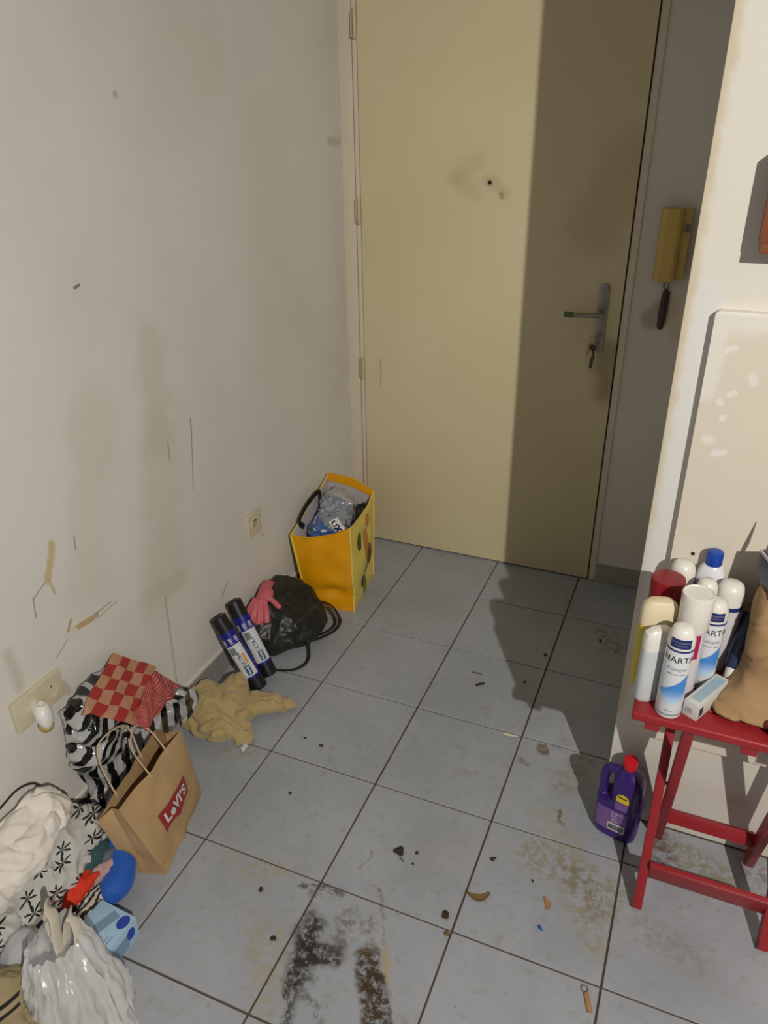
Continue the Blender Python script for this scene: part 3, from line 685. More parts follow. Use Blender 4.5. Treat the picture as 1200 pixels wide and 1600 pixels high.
part(wr, 'lettering', decal(dw, text('Mu', .03, .02, shear=.3), (.15, 1.44, .265), tx, ty, .002), M_mag, world=True)

# ================================================================= black handbag, glove, bin-bag rolls
M_blk = mat('black_worn_leather', (33, 34, 30), .38, .35, 14, .3, 90)
hb = thing('handbag', (.12, 1.15, 0), 'slouched black leather handbag leaning on the wall', 'handbag')
rings = []
for z, pts in ((0.0, ((.035, 1.055), (.085, 1.030), (.150, 1.085), (.205, 1.175), (.190, 1.265), (.110, 1.29), (.035, 1.24))),
               (.03, ((.025, 1.045), (.090, 1.015), (.165, 1.080), (.222, 1.180), (.200, 1.285), (.110, 1.31), (.028, 1.26))),
               (.08, ((.025, 1.045), (.085, 1.015), (.150, 1.085), (.200, 1.185), (.185, 1.290), (.100, 1.315), (.022, 1.27))),
               (.13, ((.022, 1.060), (.068, 1.040), (.115, 1.110), (.150, 1.200), (.150, 1.285), (.085, 1.31), (.018, 1.27))),
               (.165, ((.020, 1.090), (.050, 1.085), (.080, 1.140), (.105, 1.215), (.112, 1.270), (.070, 1.29), (.016, 1.26))),
               (.182, ((.022, 1.130), (.038, 1.130), (.055, 1.170), (.070, 1.225), (.075, 1.255), (.050, 1.265), (.020, 1.24)))):
    rings.append([Vector((q.x, q.y, z)) for q in ring([(a, c, 0) for a, c in pts], 36)])
body = cloth([loft(rings)], .006, 2, .004, 30, .007, 11, 8, zmin=.0, xmin=.012)
part(hb, 'body', body, M_blk, world=True)
part(hb, 'zip', decal(body, rect2(-.075, .06, -.003, .003, 26, 2), (.09, 1.19, .165), (.35, .9, -.05), (-.5, .2, .85), .002), M_web, world=True)
M_seam = mat('handbag_seam', (70, 68, 58), .6, .2)
part(hb, 'seam', decal(body, rect2(-.10, .10, -.0008, .0008, 40, 1), (.16, 1.14, .09), (.55, .70, .40), (-.5, .2, .85), .0015), M_seam, world=True)
def strap(pts, w_=.006, fl_=.35): return tube(spline(pts, 8), w_, 8, fl_)
part(hb, 'strap', strap([(.170, 1.275, .10), (.205, 1.315, .06), (.236, 1.315, .012), (.248, 1.275, .004), (.238, 1.225, .004), (.205, 1.170, .006), (.185, 1.150, .02)]), M_web, world=True)
part(hb, 'strap', strap([(.165, 1.280, .085), (.195, 1.310, .045), (.222, 1.305, .009), (.232, 1.270, .004), (.222, 1.230, .004), (.198, 1.185, .010), (.180, 1.160, .03)]), M_web, world=True)
part(hb, 'strap', strap([(.190, 1.150, .045), (.215, 1.115, .015), (.237, 1.060, .004), (.222, 1.010, .004), (.180, .985, .004), (.140, .985, .004), (.115, 1.02, .012)]), M_web, world=True)
M_pink = mat('pink_rubber', (196, 96, 104), .45, .08, 40)
gl = cloth([sph((.058, 1.115, .188), (.026, .036, .018), (.4, .2, -.3)), tube([(.05, 1.12, .19), (.038, 1.16, .195), (.03, 1.19, .19)], .022, 12, .6),
            tube([(.064, 1.10, .185), (.085, 1.072, .158), (.098, 1.052, .128)], .0125, 12), tube([(.052, 1.09, .185), (.066, 1.058, .155), (.074, 1.038, .125)], .0115, 12),
            tube([(.044, 1.088, .187), (.048, 1.052, .160), (.052, 1.03, .132)], .0105, 12), tube([(.072, 1.115, .188), (.100, 1.110, .172), (.118, 1.110, .156)], .0098, 12), tube([(.036, 1.09, .19), (.032, 1.06, .17), (.030, 1.040, .148)], .0098, 12)], .0026, 3, .0008, 60, .0008, 30, 2, xmin=.006)
gl = press(gl, body, CAMDIR)
solo('rubber_glove', gl, M_pink, 'pink rubber glove drooping over the handbag', 'glove')

M_roll = mat('black_bin_film', (26, 27, 30), .35, .3, 60, .3, 90); M_blue = mat('label_blue', (26, 30, 130), .35, .06)
M_lab = mat('label_white', (206, 208, 210), .4, .05); M_teal = mat('label_teal', (30, 84, 120), .4, .05); M_or = mat('label_orange', (206, 142, 60), .4, .06); M_gr = mat('label_grey', (120, 128, 118), .45, .3, 90)
def bin_roll(p0, p1, R, label, extra):
    p0, p1 = Vector(p0), Vector(p1); d = (p1 - p0); L = d.length; d.normalize()
    # local z along the roll, local -y towards the room
    face = Vector((.45, -.78, .42)); yv = -(face - d * face.dot(d)).normalized(); xv = yv.cross(d)
    M = Matrix((xv, yv, d)).transposed()
    o = bpy.data.objects.new('bin_bag_roll', None); COL.objects.link(o); o.empty_display_size = .05
    o.location = p0; o.rotation_euler = M.to_euler(); setp(o, label, 'bin bag roll', 'bin bag rolls leaning on the wall')
    part(o, 'roll', lathe([(.012, .004), (.020, .001), (R - .003, 0), (R, .003), (R * .985, L * .3), (R, L * .6), (R, L - .003), (R - .003, L), (.018, L - .001), (.010, L - .006)], 36), M_roll)
    sl = part(o, 'label_sleeve', lathe([(R - .001, L * .17), (R + .0007, L * .17), (R + .0007, L * .80), (R - .001, L * .80)], 40), M_blue, label='blue paper sleeve')
    th = -PI / 2; Rr = R + .0007
    k = .0 if extra else .006
    part(sl, 'white_panel', on_cyl(rect2(-.026, .026, 0, .115, 16, 6), Rr, th + k / R, L * .17 + .008), M_lab)
    part(sl, 'lettering', on_cyl(text('ULTRA', .016, .03), Rr, th + k / R, L * .17 + .072, -PI / 2 + PI, .0012), M_teal)
    part(sl, 'brand_panel', on_cyl(rect2(-.006, .012, .012, .046, 8, 4), Rr, th + k / R, L * .17, 0, .0010), M_teal)
    part(sl, 'lettering', on_cyl(text('Handy', .011, .02), Rr, th + (k + .003) / R, L * .17 + .029, PI / 2, .0016), M_lab)
    part(sl, 'picture', on_cyl(rect2(-.020, .0, .088, .112, 8, 4), Rr, th + k / R, L * .17 + .004, 0, .0010), M_gr)
    if extra:
        part(sl, 'orange_panel', on_cyl(rect2(.008, .016, .05, .088, 6, 4), Rr, th, L * .17, 0, .0010), M_or)
    for q in (-.020, .0, .020):
        part(sl, 'lettering', on_cyl(text('100', .015, .03), Rr, th + q / R, L * .17 + .137, PI / 2, .0012), M_lab)
    rv, rf = lathe([(R, 0), (R, L)], 36)
    return [p0 + M @ q for q in rv], rf
roll_a = bin_roll((.172, .866, .022), (.032, .880, .250), .0265, 'black bin bag roll with a blue and white sleeve, propped between wall and ochre cloth', True)
roll_b = bin_roll((.170, .932, .024), (.034, .966, .256), .0265, 'black bin bag roll with a blue and white sleeve, touching the black handbag', False)

# ================================================================= ochre cloth on the floor
M_och = mat('ochre_terry', (172, 152, 104), .9, .16, 30, .6, 260, .002, **{'Sheen Weight': .3})
oc = thing('ochre_cloth', (.15, .70, 0), 'crumpled ochre terry cloth bundled on the tiles', 'cloth')
dc = cloth([sph((.095, .705, .040), (.085, .095, .055), (0, 0, .3)), sph((.14, .665, .035), (.075, .07, .045)), sph((.055, .735, .045), (.045, .06, .05)), sph((.155, .72, .045), (.06, .055, .045)),
            sph((.125, .80, .045), (.04, .06, .048), (0, 0, .4)), sph((.20, .795, .026), (.085, .044, .030), (0, 0, .30)), sph((.262, .822, .018), (.062, .026, .018), (0, 0, .34)), sph((.17, .76, .03), (.06, .05, .035)), sph((.195, .685, .018), (.055, .045, .022)), sph((.232, .672, .010), (.032, .030, .013))],
           .0042, 5, .003, 40, .010, 11, 5, zmin=.0, xmin=.011, crease=1.6)
for r_ in (roll_a, roll_b): dc = press(dc, r_, (0, -1, -.1), zmin=0, xmin=.010)
part(oc, 'cloth', dc, M_och, world=True)
part(oc, 'care_label', patch(lambda u, v: (.243 + .018 * u + .01 * v, .628 + .014 * v - .01 * u, .006 + .014 * v + .004 * math.sin(3 * u)), 5, 5, .001), M_lab, world=True, label='white sewn-in care label')

# ================================================================= striped plastic bag, checked wrap, kraft bag
def stripe_mat():
    b = NB('black_white_striped_film'); p = b.obj()
    w_ = b.warp(p, .035, 9); s = b.n('ShaderNodeSeparateXYZ'); b.put(s.inputs[0], w_)
    # stripes switch direction between bold zones
    z = b.math('SINE', b.math('ADD', b.math('MULTIPLY', s.outputs[2], 150), b.math('MULTIPLY', b.math('ABSOLUTE', b.math('SUBTRACT', s.outputs[1], -.02)), 150)))
    y = b.math('SINE', b.math('ADD', b.math('MULTIPLY', s.outputs[1], 120), b.math('MULTIPLY', s.outputs[0], 120)))
    f = b.mix(b.ramp(s.outputs[2], .20, .21), b.ramp(y, -.10, .0), b.ramp(z, -.1, .0))
    c = b.mix(f, lin(18, 18, 20), lin(176, 178, 178))
    return b.out(c, .14, b.noise(p, 30, 3), .35, .004, **{'Coat Weight': .5, 'Coat Roughness': .1})
M_str = stripe_mat()
sb_rings = []
for z, pts in ((.0, ((.040, .275), (.090, .270), (.125, .32), (.130, .42), (.100, .49), (.030, .47))), (.05, ((.025, .262), (.095, .262), (.138, .32), (.140, .44), (.110, .53), (.020, .50))),
               (.11, ((.020, .292), (.085, .290), (.120, .34), (.125, .46), (.100, .56), (.016, .54))), (.17, ((.016, .278), (.085, .272), (.120, .33), (.122, .48), (.100, .59), (.016, .57))),
               (.24, ((.014, .262), (.088, .256), (.118, .32), (.112, .46), (.075, .565), (.014, .55))), (.31, ((.014, .262), (.085, .252), (.108, .31), (.090, .42), (.050, .50), (.014, .49))), (.365, ((.016, .275), (.078, .262), (.094, .30), (.070, .40), (.035, .45), (.016, .43))), (.395, ((.03, .29), (.07, .275), (.078, .30), (.055, .36), (.035, .39), (.024, .37)))):
    sb_rings.append([Vector((max(.014, q.x * .88), q.y, z)) for q in ring([(a, c, 0) for a, c in pts], 40)])
dsb = cloth([loft(sb_rings), sph((.085, .565, .165), (.04, .05, .06))], .005, 2, .003, 18, .016, 8, 11, zmin=0, xmin=.011, crease=1.0, post=1)
sbg = thing('striped_plastic_bag', (.08, .38, 0), 'shiny black and white striped plastic bag slumped against the wall', 'bag')
part(sbg, 'carry_handle', tube(spline([(.10, .57, .20), (.115, .61, .185), (.118, .625, .15), (.112, .60, .12), (.10, .58, .10)], 6), .012, 8, .3, (1, 0, 0)), M_str, world=True)

def check_mat():
    b = NB('red_tan_checked_paper'); c = b.n('ShaderNodeTexChecker'); b.put(c.inputs['Vector'], b.uv()); c.inputs['Scale'].default_value = 5.0
    c.inputs['Color1'].default_value = lin(164, 46, 44); c.inputs['Color2'].default_value = lin(186, 140, 110)
    return b.out(b.mix(b.math('MULTIPLY', b.noise(b.obj(), 60, 3), .25), c.outputs[0], lin(140, 60, 50)), .6, b.noise(b.obj(), 40, 3), .2, .002)
def red_stripe():
    b = NB('red_white_striped_paper'); s = b.n('ShaderNodeSeparateXYZ'); b.put(s.inputs[0], b.uv())
    v = b.math('SINE', b.math('MULTIPLY', b.math('ADD', s.outputs[0], b.math('MULTIPLY', s.outputs[1], .15)), 75))
    return b.out(b.mix(b.ramp(v, -.2, .3), lin(158, 44, 48), lin(196, 120, 112)), .6)
M_chk = check_mat(); M_rst = red_stripe()
ck = thing('checked_paper_wrap', (.09, .42, .30), 'red and tan checked paper wrap draped over the striped plastic bag', 'paper wrap')
def chk(u, v):
    a, b_, c, d = Vector((.105, .240, .428)), Vector((.158, .342, .312)), Vector((.062, .552, .308)), Vector((.016, .462, .404))
    q = (a * (1 - u) + b_ * u) * (1 - v) + (d * (1 - u) + c * u) * v
    q += Vector((.5, -.7, .5)) * (.012 * math.sin(PI * u) * math.sin(PI * v) + .006 * mnoise.noise(q * 22)) + Vector((0, 0, -.02)) * (1 - u) * (1 - v) * (1 - min(1, (u + v) * 5))
    return q
sh1 = jitter(patch(chk, 28, 28, .0015), .006, 16, 4)
part(ck, 'checked_sheet', sh1, M_chk, world=True)
def chk2(u, v):
    a, b_, c, d = Vector((.150, .352, .325)), Vector((.165, .372, .270)), Vector((.085, .600, .205)), Vector((.066, .542, .310))
    q = (a * (1 - u) + b_ * u) * (1 - v) + (d * (1 - u) + c * u) * v
    return q + Vector((.5, -.7, .5)) * (.012 * math.sin(PI * u) * math.sin(PI * v) + .014 * mnoise.noise(q * 30) + .012)
sh2 = jitter(patch(chk2, 20, 30, .0015), .008, 22, 6)
part(ck, 'striped_fold', sh2, M_rst, world=True, label='red striped underside folded over')
def chk3(u, v):
    a, b_, c, d = Vector((.05, .52, .335)), Vector((.09, .50, .305)), Vector((.085, .605, .205)), Vector((.02, .575, .275))
    q = (a * (1 - u) + b_ * u) * (1 - v) + (d * (1 - u) + c * u) * v
    return q + Vector((.4, -.6, .5)) * (.012 * math.sin(PI * u) + .006 * mnoise.noise(q * 30))
sh3 = patch(chk3, 12, 16, .0015)
part(ck, 'striped_fold', sh3, M_rst, world=True)

M_kr = mat('kraft_paper', (176, 146, 106), .7, .10, 20, .3, 35, .003); M_krin = M_kr
M_logo = mat('logo_red', (150, 40, 42), .55, .1, 40); M_cordp = mat('paper_cord', (190, 170, 140), .8, .15, 90, .4, 300)
kbg = thing('kraft_paper_bag', (.23, .31, 0), 'open brown kraft paper bag with a red logo, leaning toward the wall', 'paper bag')
KB = [Vector(q) for q in ((.221, .178, 0), (.302, .205, 0), (.236, .450, 0), (.150, .425, 0))]
KT = [Vector(q) for q in ((.196, .140, .208), (.240, .166, .236), (.228, .422, .252), (.150, .415, .232))]
def kwall(i, j, bulge, seed, crease=0):
    b0, b1, t0, t1 = KB[i], KB[j], KT[i], KT[j]; n = (b1 - b0).cross(Vector((0, 0, 1))).normalized()
    def f(u, v):
        q = (b0 * (1 - u) + b1 * u) * (1 - v) + (t0 * (1 - u) + t1 * u) * v
        e = 4 * u * (1 - u)
        q = q + n * (bulge * e * math.sin(PI * v) + .009 * e * mnoise.noise(q * 16 + Vector((seed, 0, 0))) - crease * (1 - abs(2 * u - 1)) * (.25 + .75 * v))
        return q
    return f
K0 = kwall(0, 1, .004, 2, .022); K1 = kwall(1, 2, .016, 5); K2 = kwall(2, 3, .004, 7, .02); K3 = kwall(3, 0, .004, 9)
part(kbg, 'gusset', patch(K0, 14, 20, .001), M_kr, world=True); kf = part(kbg, 'front_panel', patch(K1, 26, 24, .001), M_kr, world=True)
part(kbg, 'gusset', patch(K2, 14, 20, .001), M_kr, world=True); part(kbg, 'back_panel', patch(K3, 20, 20, .001), M_kr, world=True)
part(kbg, 'base', loft([[q + Vector((0, 0, .001)) for q in KB], [q + Vector((0, 0, .004)) for q in KB]]), M_kr, world=True)
part(kbg, 'base_fold', patch(lambda u, v: K1(.02 + .26 * u, .02 + .10 * v) + Vector((.003, -.003, 0)), 8, 4, .001), M_kr, world=True)
def kin(K):
    def f(u, v):
        q = K(u, v * .99); c = (sum((KB[i] * (1 - v) + KT[i] * v for i in range(4)), Vector((0, 0, 0)))) / 4; return q + (c - q).normalized() * .0025
    return f
part(kbg, 'inner_lining', join(*[patch(kin(K), 14, 14)[:2] for K in (K0, K1, K2, K3)]), M_krin, world=True, label='inside of the bag')
part(kbg, 'carry_handle', tube(spline([K1(.45, .88) + Vector((-.004, 0, 0)), K1(.43, 1) + Vector((-.005, .0, .002)), (.173, .304, .273), (.1465, .350, .294), (.172, .369, .278), K1(.74, 1) + Vector((-.005, 0, .002)), K1(.72, .88) + Vector((-.004, 0, 0))], 8), .0022, 7), M_cordp, world=True)
part(kbg, 'carry_handle', tube(spline([K3(.70, .9) + Vector((.004, 0, 0)), K3(.72, 1.0) + Vector((.004, 0, .002)), (.1365, .2335, .284), (.118, .267, .312), (.1275, .341, .299), K3(.30, 1.0) + Vector((.004, 0, .004)), K3(.28, .9) + Vector((.004, 0, 0))], 8), .0022, 7), M_cordp, world=True)
kraft_hull = hull(KB + KT + [K1(u / 6, v / 6) for u in range(7) for v in range(7)])
def under_sheet(A, sheets, inward, reach=.06):
    V = [Vector(q) for q in A[0]]; n = Vector(inward).normalized()
    for sh in sheets:
        t = BVHTree.FromPolygons([tuple(q) for q in sh[0]], [list(f) for f in sh[1]])
        for i, q in enumerate(V):
            h = t.ray_cast(q, n, reach)[0]
            if h is not None:
                h2 = t.ray_cast(h + n * 1e-4, n, .004)[0]
                V[i] = (h2 or h) + n * .0004
    return (V,) + tuple(A[1:])
dsb = under_sheet(dsb, (sh1, sh2, sh3), (-.5, .7, -.5))
dsb = press(dsb, kraft_hull, (-1, 0, 0), zmin=0, xmin=.010)
part(sbg, 'bag_body', dsb, M_str, world=True)
def panel_map(W, data, u0, v0, su, sv, off):
    pts = [(u0 + q[0] * su, v0 + q[1] * sv) for q in data[0]]
    V = []
    for u, v in pts:
        u = min(.999, max(.001, u)); v = min(.999, max(.001, v))
        q = W(u, v); du = W(min(1, u + .01), v) - W(max(0, u - .01), v); dv = W(u, min(1, v + .01)) - W(u, max(0, v - .01))
        V.append(q + du.cross(dv).normalized() * off)
    return V, data[1]
nb = 24; lo_ = [(i / nb - .5, -.5 + .16 * abs(math.sin(2 * PI * (i / nb))) - .10 * (1 - abs(2 * i / nb - 1)) + .02) for i in range(nb + 1)]; hi_ = [(i / nb - .5, .5) for i in range(nb + 1)]
def fine_strip(lo, hi, m):
    V, F = [], []; n = len(lo)
    for j in range(m + 1):
        t = j / m
        for a, c in zip(lo, hi): V.append(Vector((a[0] * (1 - t) + c[0] * t, a[1] * (1 - t) + c[1] * t, 0)))
    for j in range(m):
        for i in range(n - 1): F.append([j * n + i, j * n + i + 1, (j + 1) * n + i + 1, (j + 1) * n + i])
    return V, F
lg = part(kf, 'logo_patch', panel_map(K1, fine_strip(lo_, hi_, 6), .50, .46, .50, .26, .0014), M_logo, world=True, label='red batwing-shaped logo')
part(lg, 'lettering', panel_map(K1, text('LeVI\u2019S', 1.0, .035, space=1.05), .50, .475, .155, .165, .0024), M_lab, world=True)

# ================================================================= clothes heap in the corner
M_wht = mat('white_cotton', (224, 219, 212), .85, .05, 14, .3, 200)
def palm_mat():
    b = NB('palm_print_cotton'); p = b.obj(); s = b.n('ShaderNodeSeparateXYZ')
    q = b.vm('DOT_PRODUCT', p, (.92, .387, -.012)); r = b.vm('DOT_PRODUCT', p, (-.168, .428, .888))
    cmb = b.n('ShaderNodeCombineXYZ'); b.put(cmb.inputs[0], q); b.put(cmb.inputs[1], r)
    pw = b.warp(cmb.outputs[0], .012, 30)
    v = b.n('ShaderNodeTexVoronoi', voronoi_dimensions='2D'); b.put(v.inputs['Vector'], pw); v.inputs['Scale'].default_value = 27; v.inputs['Randomness'].default_value = .7
    d = b.vm('SUBTRACT', b.vm('SCALE', pw, scale=1.0), v.outputs['Position']); b.put(s.inputs[0], d)
    ang = b.math('ARCTAN2', s.outputs[1], s.outputs[0]); rad = b.vm('LENGTH', d)
    rnd = b.vm('LENGTH', v.outputs['Color'])
    pet = b.math('SINE', b.math('ADD', b.math('MULTIPLY', ang, 6), b.math('MULTIPLY', rnd, 9)))
    lim = b.ramp(rad, .002, .017, -.6, .98)
    m = b.math('MULTIPLY', b.math('GREATER_THAN', pet, lim), b.math('LESS_THAN', rad, .0155))
    return b.out(b.mix(m, lin(184, 184, 180), lin(26, 26, 28)), .85, b.noise(p, 200, 3), .2, .001)
M_palm = palm_mat()
M_tealc = mat('teal_cotton', (44, 78, 82), .85, .1, 30, .3, 200); M_rose = mat('dusty_rose_cotton', (176, 148, 146), .85, .08, 30); M_slate = mat('slate_cotton', (92, 98, 108), .85, .1, 30)
M_redc = mat('scarlet_fleece', (206, 50, 22), .8, .1, 30); M_ink = mat('black_cotton', (28, 28, 34), .85, .25, 30, .3, 200)
b = NB('zebra_print_cotton'); p = b.warp(b.obj(), .02, 40); wv = b.n('ShaderNodeTexWave'); b.put(wv.inputs['Vector'], p); wv.inputs['Scale'].default_value = 22; wv.inputs['Distortion'].default_value = 6
M_zeb = b.out(b.mix(b.ramp(wv.outputs['Fac'], .42, .5), lin(36, 34, 34), lin(190, 184, 176)), .85)
M_blu = mat('royal_blue_plush', (14, 82, 178), .7, .1, 40, .3, 200, **{'Sheen Weight': .2})
M_beige = mat('beige_canvas', (156, 142, 108), .8, .12, 20, .3, 160); M_greyc = mat('light_grey_cotton', (170, 172, 178), .85, .06, 20); M_dkblue = mat('dusky_blue_canvas', (74, 76, 92), .8, .1, 20)
PILE = {}
def heap(name, data, m, label, cat): PILE[name] = [data, m, label, cat]
heap('black_shirt', cloth([sph((.115, -.02, .045), (.105, .16, .045)), sph((.15, -.06, .075), (.07, .10, .03)), sph((.07, .09, .05), (.06, .10, .05))], .007, 3, .003, 30, .008, 12, 21, zmin=0, xmin=.011), M_ink, 'black shirt at the bottom of the clothes heap', 'shirt')
heap('zebra_cloth', cloth([sph((.195, .075, .035), (.045, .075, .035), (0, 0, -.2)), sph((.225, .03, .03), (.022, .045, .03), (0, 0, -.4)), sph((.185, .125, .045), (.022, .03, .03))], .0055, 3, .003, 34, .009, 16, 22, zmin=0), M_zeb, 'black and cream zebra-striped cloth under the red fleece', 'cloth')
heap('teal_shirt', cloth([sph((.142, .108, .100), (.055, .072, .034), (0, .35, -.3)), sph((.160, .140, .088), (.03, .05, .03), (0, .3, -.3))], .0055, 3, .002, 34, .005, 14, 23, zmin=.0, xmin=.011), M_tealc, 'dark teal folded shirt in the clothes heap', 'shirt')
heap('slate_towel', cloth([sph((.180, .116, .084), (.019, .066, .020), (0, .4, -.35))], .004, 3, .002, 34, .004, 14, 24, zmin=0), M_slate, 'thin slate grey towel edge below the teal shirt', 'towel')
heap('rose_shirt', cloth([sph((.194, .102, .072), (.022, .064, .022), (0, .4, -.35))], .004, 3, .002, 34, .004, 14, 25, zmin=0), M_rose, 'dusty rose shirt fold between the slate towel and zebra cloth', 'shirt')
heap('red_fleece', cloth([sph((.19, .035, .090), (.028, .052, .020), (0, .3, -.35)), sph((.198, .066, .092), (.010, .04, .010), (0, .3, -.42)), sph((.18, .062, .096), (.009, .036, .010), (0, .3, -.25))], .0045, 3, .002, 40, .004, 20, 26), M_redc, 'scarlet fleece scrap on top of the zebra cloth', 'cloth')
heap('palm_print_shirt', cloth([sph((.10, .075, .135), (.075, .14, .055), (.0, .35, -.25)), sph((.13, .0, .115), (.07, .11, .045), (0, .35, -.2)), sph((.10, .175, .13), (.032, .045, .04), (0, .3, -.4)), sph((.12, -.09, .11), (.07, .07, .05))], .005, 3, .003, 28, .014, 11, 27, zmin=.0, xmin=.011), M_palm, 'white shirt printed with black palm trees', 'shirt')
heap('white_sweatshirt', cloth([sph((.075, .055, .215), (.062, .105, .045), (0, .35, -.25)), sph((.06, .10, .225), (.045, .055, .045)), sph((.10, -.02, .205), (.06, .10, .04), (0, .3, -.2)), sph((.085, -.11, .19), (.06, .07, .045))], .005, 3, .003, 26, .013, 9, 28, xmin=.012), M_wht, 'soft white sweatshirt on top of the clothes heap', 'sweatshirt')
heap('neck_pillow', cloth([tube(spline([(.130, .188, .085), (.160, .184, .075), (.200, .174, .060), (.228, .140, .050), (.238, .105, .045), (.222, .084, .042)], 6), .034, 16, 1.0, taper=[.75 + .35 * math.sin(PI * (.15 + .75 * k / 30)) for k in range(31)])], .005, 3, .001, 40, .002, 14, 29, zmin=.0), M_blu, 'royal blue curved plush pillow next to the kraft paper bag', 'pillow')
cbl = solo('black_cable', tube(spline([(.02, -.02, .262), (.014, .05, .268), (.012, .10, .272), (.02, .135, .262), (.03, .15, .24)], 8), .0022, 6), M_web, 'thin black cable looping along the wall above the white sweatshirt', 'cable')

M_bx = mat('box_pale_blue', (160, 194, 220), .45, .04, 20); M_bx2 = mat('box_grey_blue', (116, 148, 172), .45, .05, 20); M_bx3 = mat('box_deep_blue', (24, 66, 170), .4, .05)
gb = thing('glove_box', (.29, .006, 0), 'pale blue cardboard box with a deep blue oval logo on the floor', 'box', rot=(0, 0, -.06))
hx, hy, hz = .050, .052, .062
part(gb, 'carton', box(-hx, hx, -hy, hy, 0, hz, .0015), M_bx)
part(gb, 'printed_band', join(([Vector(q) for q in ((-.030, -.040, hz + .0006), (-.006, -.044, hz + .0006), (.018, .038, hz + .0006), (-.004, .044, hz + .0006))], [[0, 1, 2, 3]])), M_bx2)
part(gb, 'printed_band', ([Vector(q) for q in ((hx + .0006, -.050, .004), (hx + .0006, .018, .004), (hx + .0006, .030, .040), (hx + .0006, -.050, .040))], [[0, 1, 2, 3]]), M_bx2)
el = [(.013 * math.cos(a), .017 * math.sin(a)) for a in [2 * PI * k / 24 for k in range(24)]]
part(gb, 'logo', ([Vector((.034 + x, .030 + y, hz + .0008)) for x, y in el], [list(range(24))]), M_bx3)
part(gb, 'logo', ([Vector((hx + .0008, .030 + y * .7, .034 + x * 1.2)) for x, y in el], [list(range(24))]), M_bx3)
part(gb, 'printed_line', join(*[([Vector(q) for q in ((x, -.046, hz + .0006), (x + .0012, -.046, hz + .0006), (x + .0012, y1, hz + .0006), (x, y1, hz + .0006))], [[0, 1, 2, 3]]) for x, y1 in ((.028, -.01), (.036, -.005))]), M_txtk)

def film_mat():
    b = NB('white_translucent_film'); p = b.obj()
    return b.out(b.mix(b.noise(p, 12, 3), lin(222, 223, 226), lin(236, 237, 238)), .18, b.noise(p, 45, 3), .35, .003, **{'Alpha': .5, 'Subsurface Weight': 0.0})
M_pf = film_mat()
b = NB('white_film_handle'); M_ph = b.out(lin(216, 210, 196), .25, b.noise(b.obj(), 60, 3), .3, .002, **{'Alpha': .92})
wb = thing('white_carrier_bag', (.36, -.12, 0), 'crumpled white translucent carrier bag with its handles sticking up', 'bag')
wr_ = []; NR = 120
for k in range(26):
    t = k / 25; z = .215 * t ** .9
    cx = .372 - .055 * t; cy = -.165 + .045 * t; rx = .108 * (1 - .62 * t ** 1.2) + .004; ry = .105 * (1 - .55 * t ** 1.2) + .004
    if k == 0: rx *= .93; ry *= .93
    rr_ = []
    for i in range(NR):
        a = 2 * PI * i / NR
        ww = mnoise.noise(Vector((math.cos(a) * 2.2, math.sin(a) * 2.2, z * 5 + 3))) ; w2 = mnoise.noise(Vector((math.cos(a) * 6, math.sin(a) * 6, z * 7)))
        f = 1 + .34 * (.35 - abs(ww) ** .7) + .16 * (.4 - abs(w2) ** .7)
        rr_.append(Vector((cx + rx * f * math.cos(a), cy + ry * f * math.sin(a), z + .010 * t * mnoise.noise(Vector((a * 2, 1, 5))))))
    wr_.append(rr_)
dwb = jitter(jitter(loft(wr_, True, False), .009, 13, 5, zmin=0), .004, 34, 3, zmin=0)
part(wb, 'bag_body', dwb, M_pf, world=True, angle=60)
def loopstrip(pts, w_): return tube(spline(pts, 8), w_, 10, .14, (.75, .2, .1))
part(wb, 'carry_handle', loopstrip([(.285, -.095, .165), (.268, -.086, .20), (.264, -.082, .228), (.278, -.088, .248), (.298, -.095, .236), (.312, -.11, .205), (.325, -.12, .165)], .016), M_ph, world=True)
part(wb, 'carry_handle', loopstrip([(.318, -.10, .165), (.312, -.082, .205), (.318, -.076, .232), (.335, -.082, .240), (.352, -.092, .218), (.358, -.11, .18), (.360, -.125, .15)], .015), M_ph, world=True)
heap('grey_tshirt', cloth([sph((.195, -.115, .075), (.055, .05, .075), (0, .2, -.3)), sph((.22, -.15, .05), (.05, .05, .05))], .006, 3, .003, 30, .007, 12, 32, zmin=0), M_greyc, 'pale grey T-shirt heaped behind the white carrier bag', 'T-shirt')
bk = thing('beige_canvas_bag', (.26, -.25, 0), 'beige canvas bag with dark stripes beneath the white carrier bag', 'bag')
dbk = cloth([sph((.25, -.22, .085), (.085, .075, .085), (0, 0, -.3)), sph((.31, -.26, .075), (.08, .07, .075))], .0065, 3, .003, 26, .008, 10, 33, zmin=0)
carrier = loft(wr_, True, True)
def lay(a_, b_): PILE[a_][0] = press(PILE[a_][0], PILE[b_][0], CAMDIR, .0012, zmin=0, xmin=.0095)
PILE['grey_tshirt'][0] = press(PILE['grey_tshirt'][0], carrier, (-.9, .3, 0), zmin=0)
lay('grey_tshirt', 'black_shirt')
dbk = press(dbk, carrier, (-1, -.3, 0), zmin=0)
dbk = press(dbk, PILE['grey_tshirt'][0], CAMDIR, .0012, zmin=0)
part(bk, 'body', dbk, M_beige, world=True)
for o_, a_ in (((.30, -.205, .16), -.55), ((.315, -.235, .16), -.55)):
    x_, y_ = tilt(.5 + a_ * .1)
    part(bk, 'stripe', decal(dbk, rect2(-.07, .07, -.003, .003, 30, 1), o_, x_, y_, .002), M_ink, world=True)
x_, y_ = tilt(.3)
part(bk, 'pocket', decal(dbk, rect2(-.03, .03, -.016, .016, 16, 8), (.215, -.19, .15), x_, y_, .003), M_dkblue, world=True, label='dusky blue pocket')

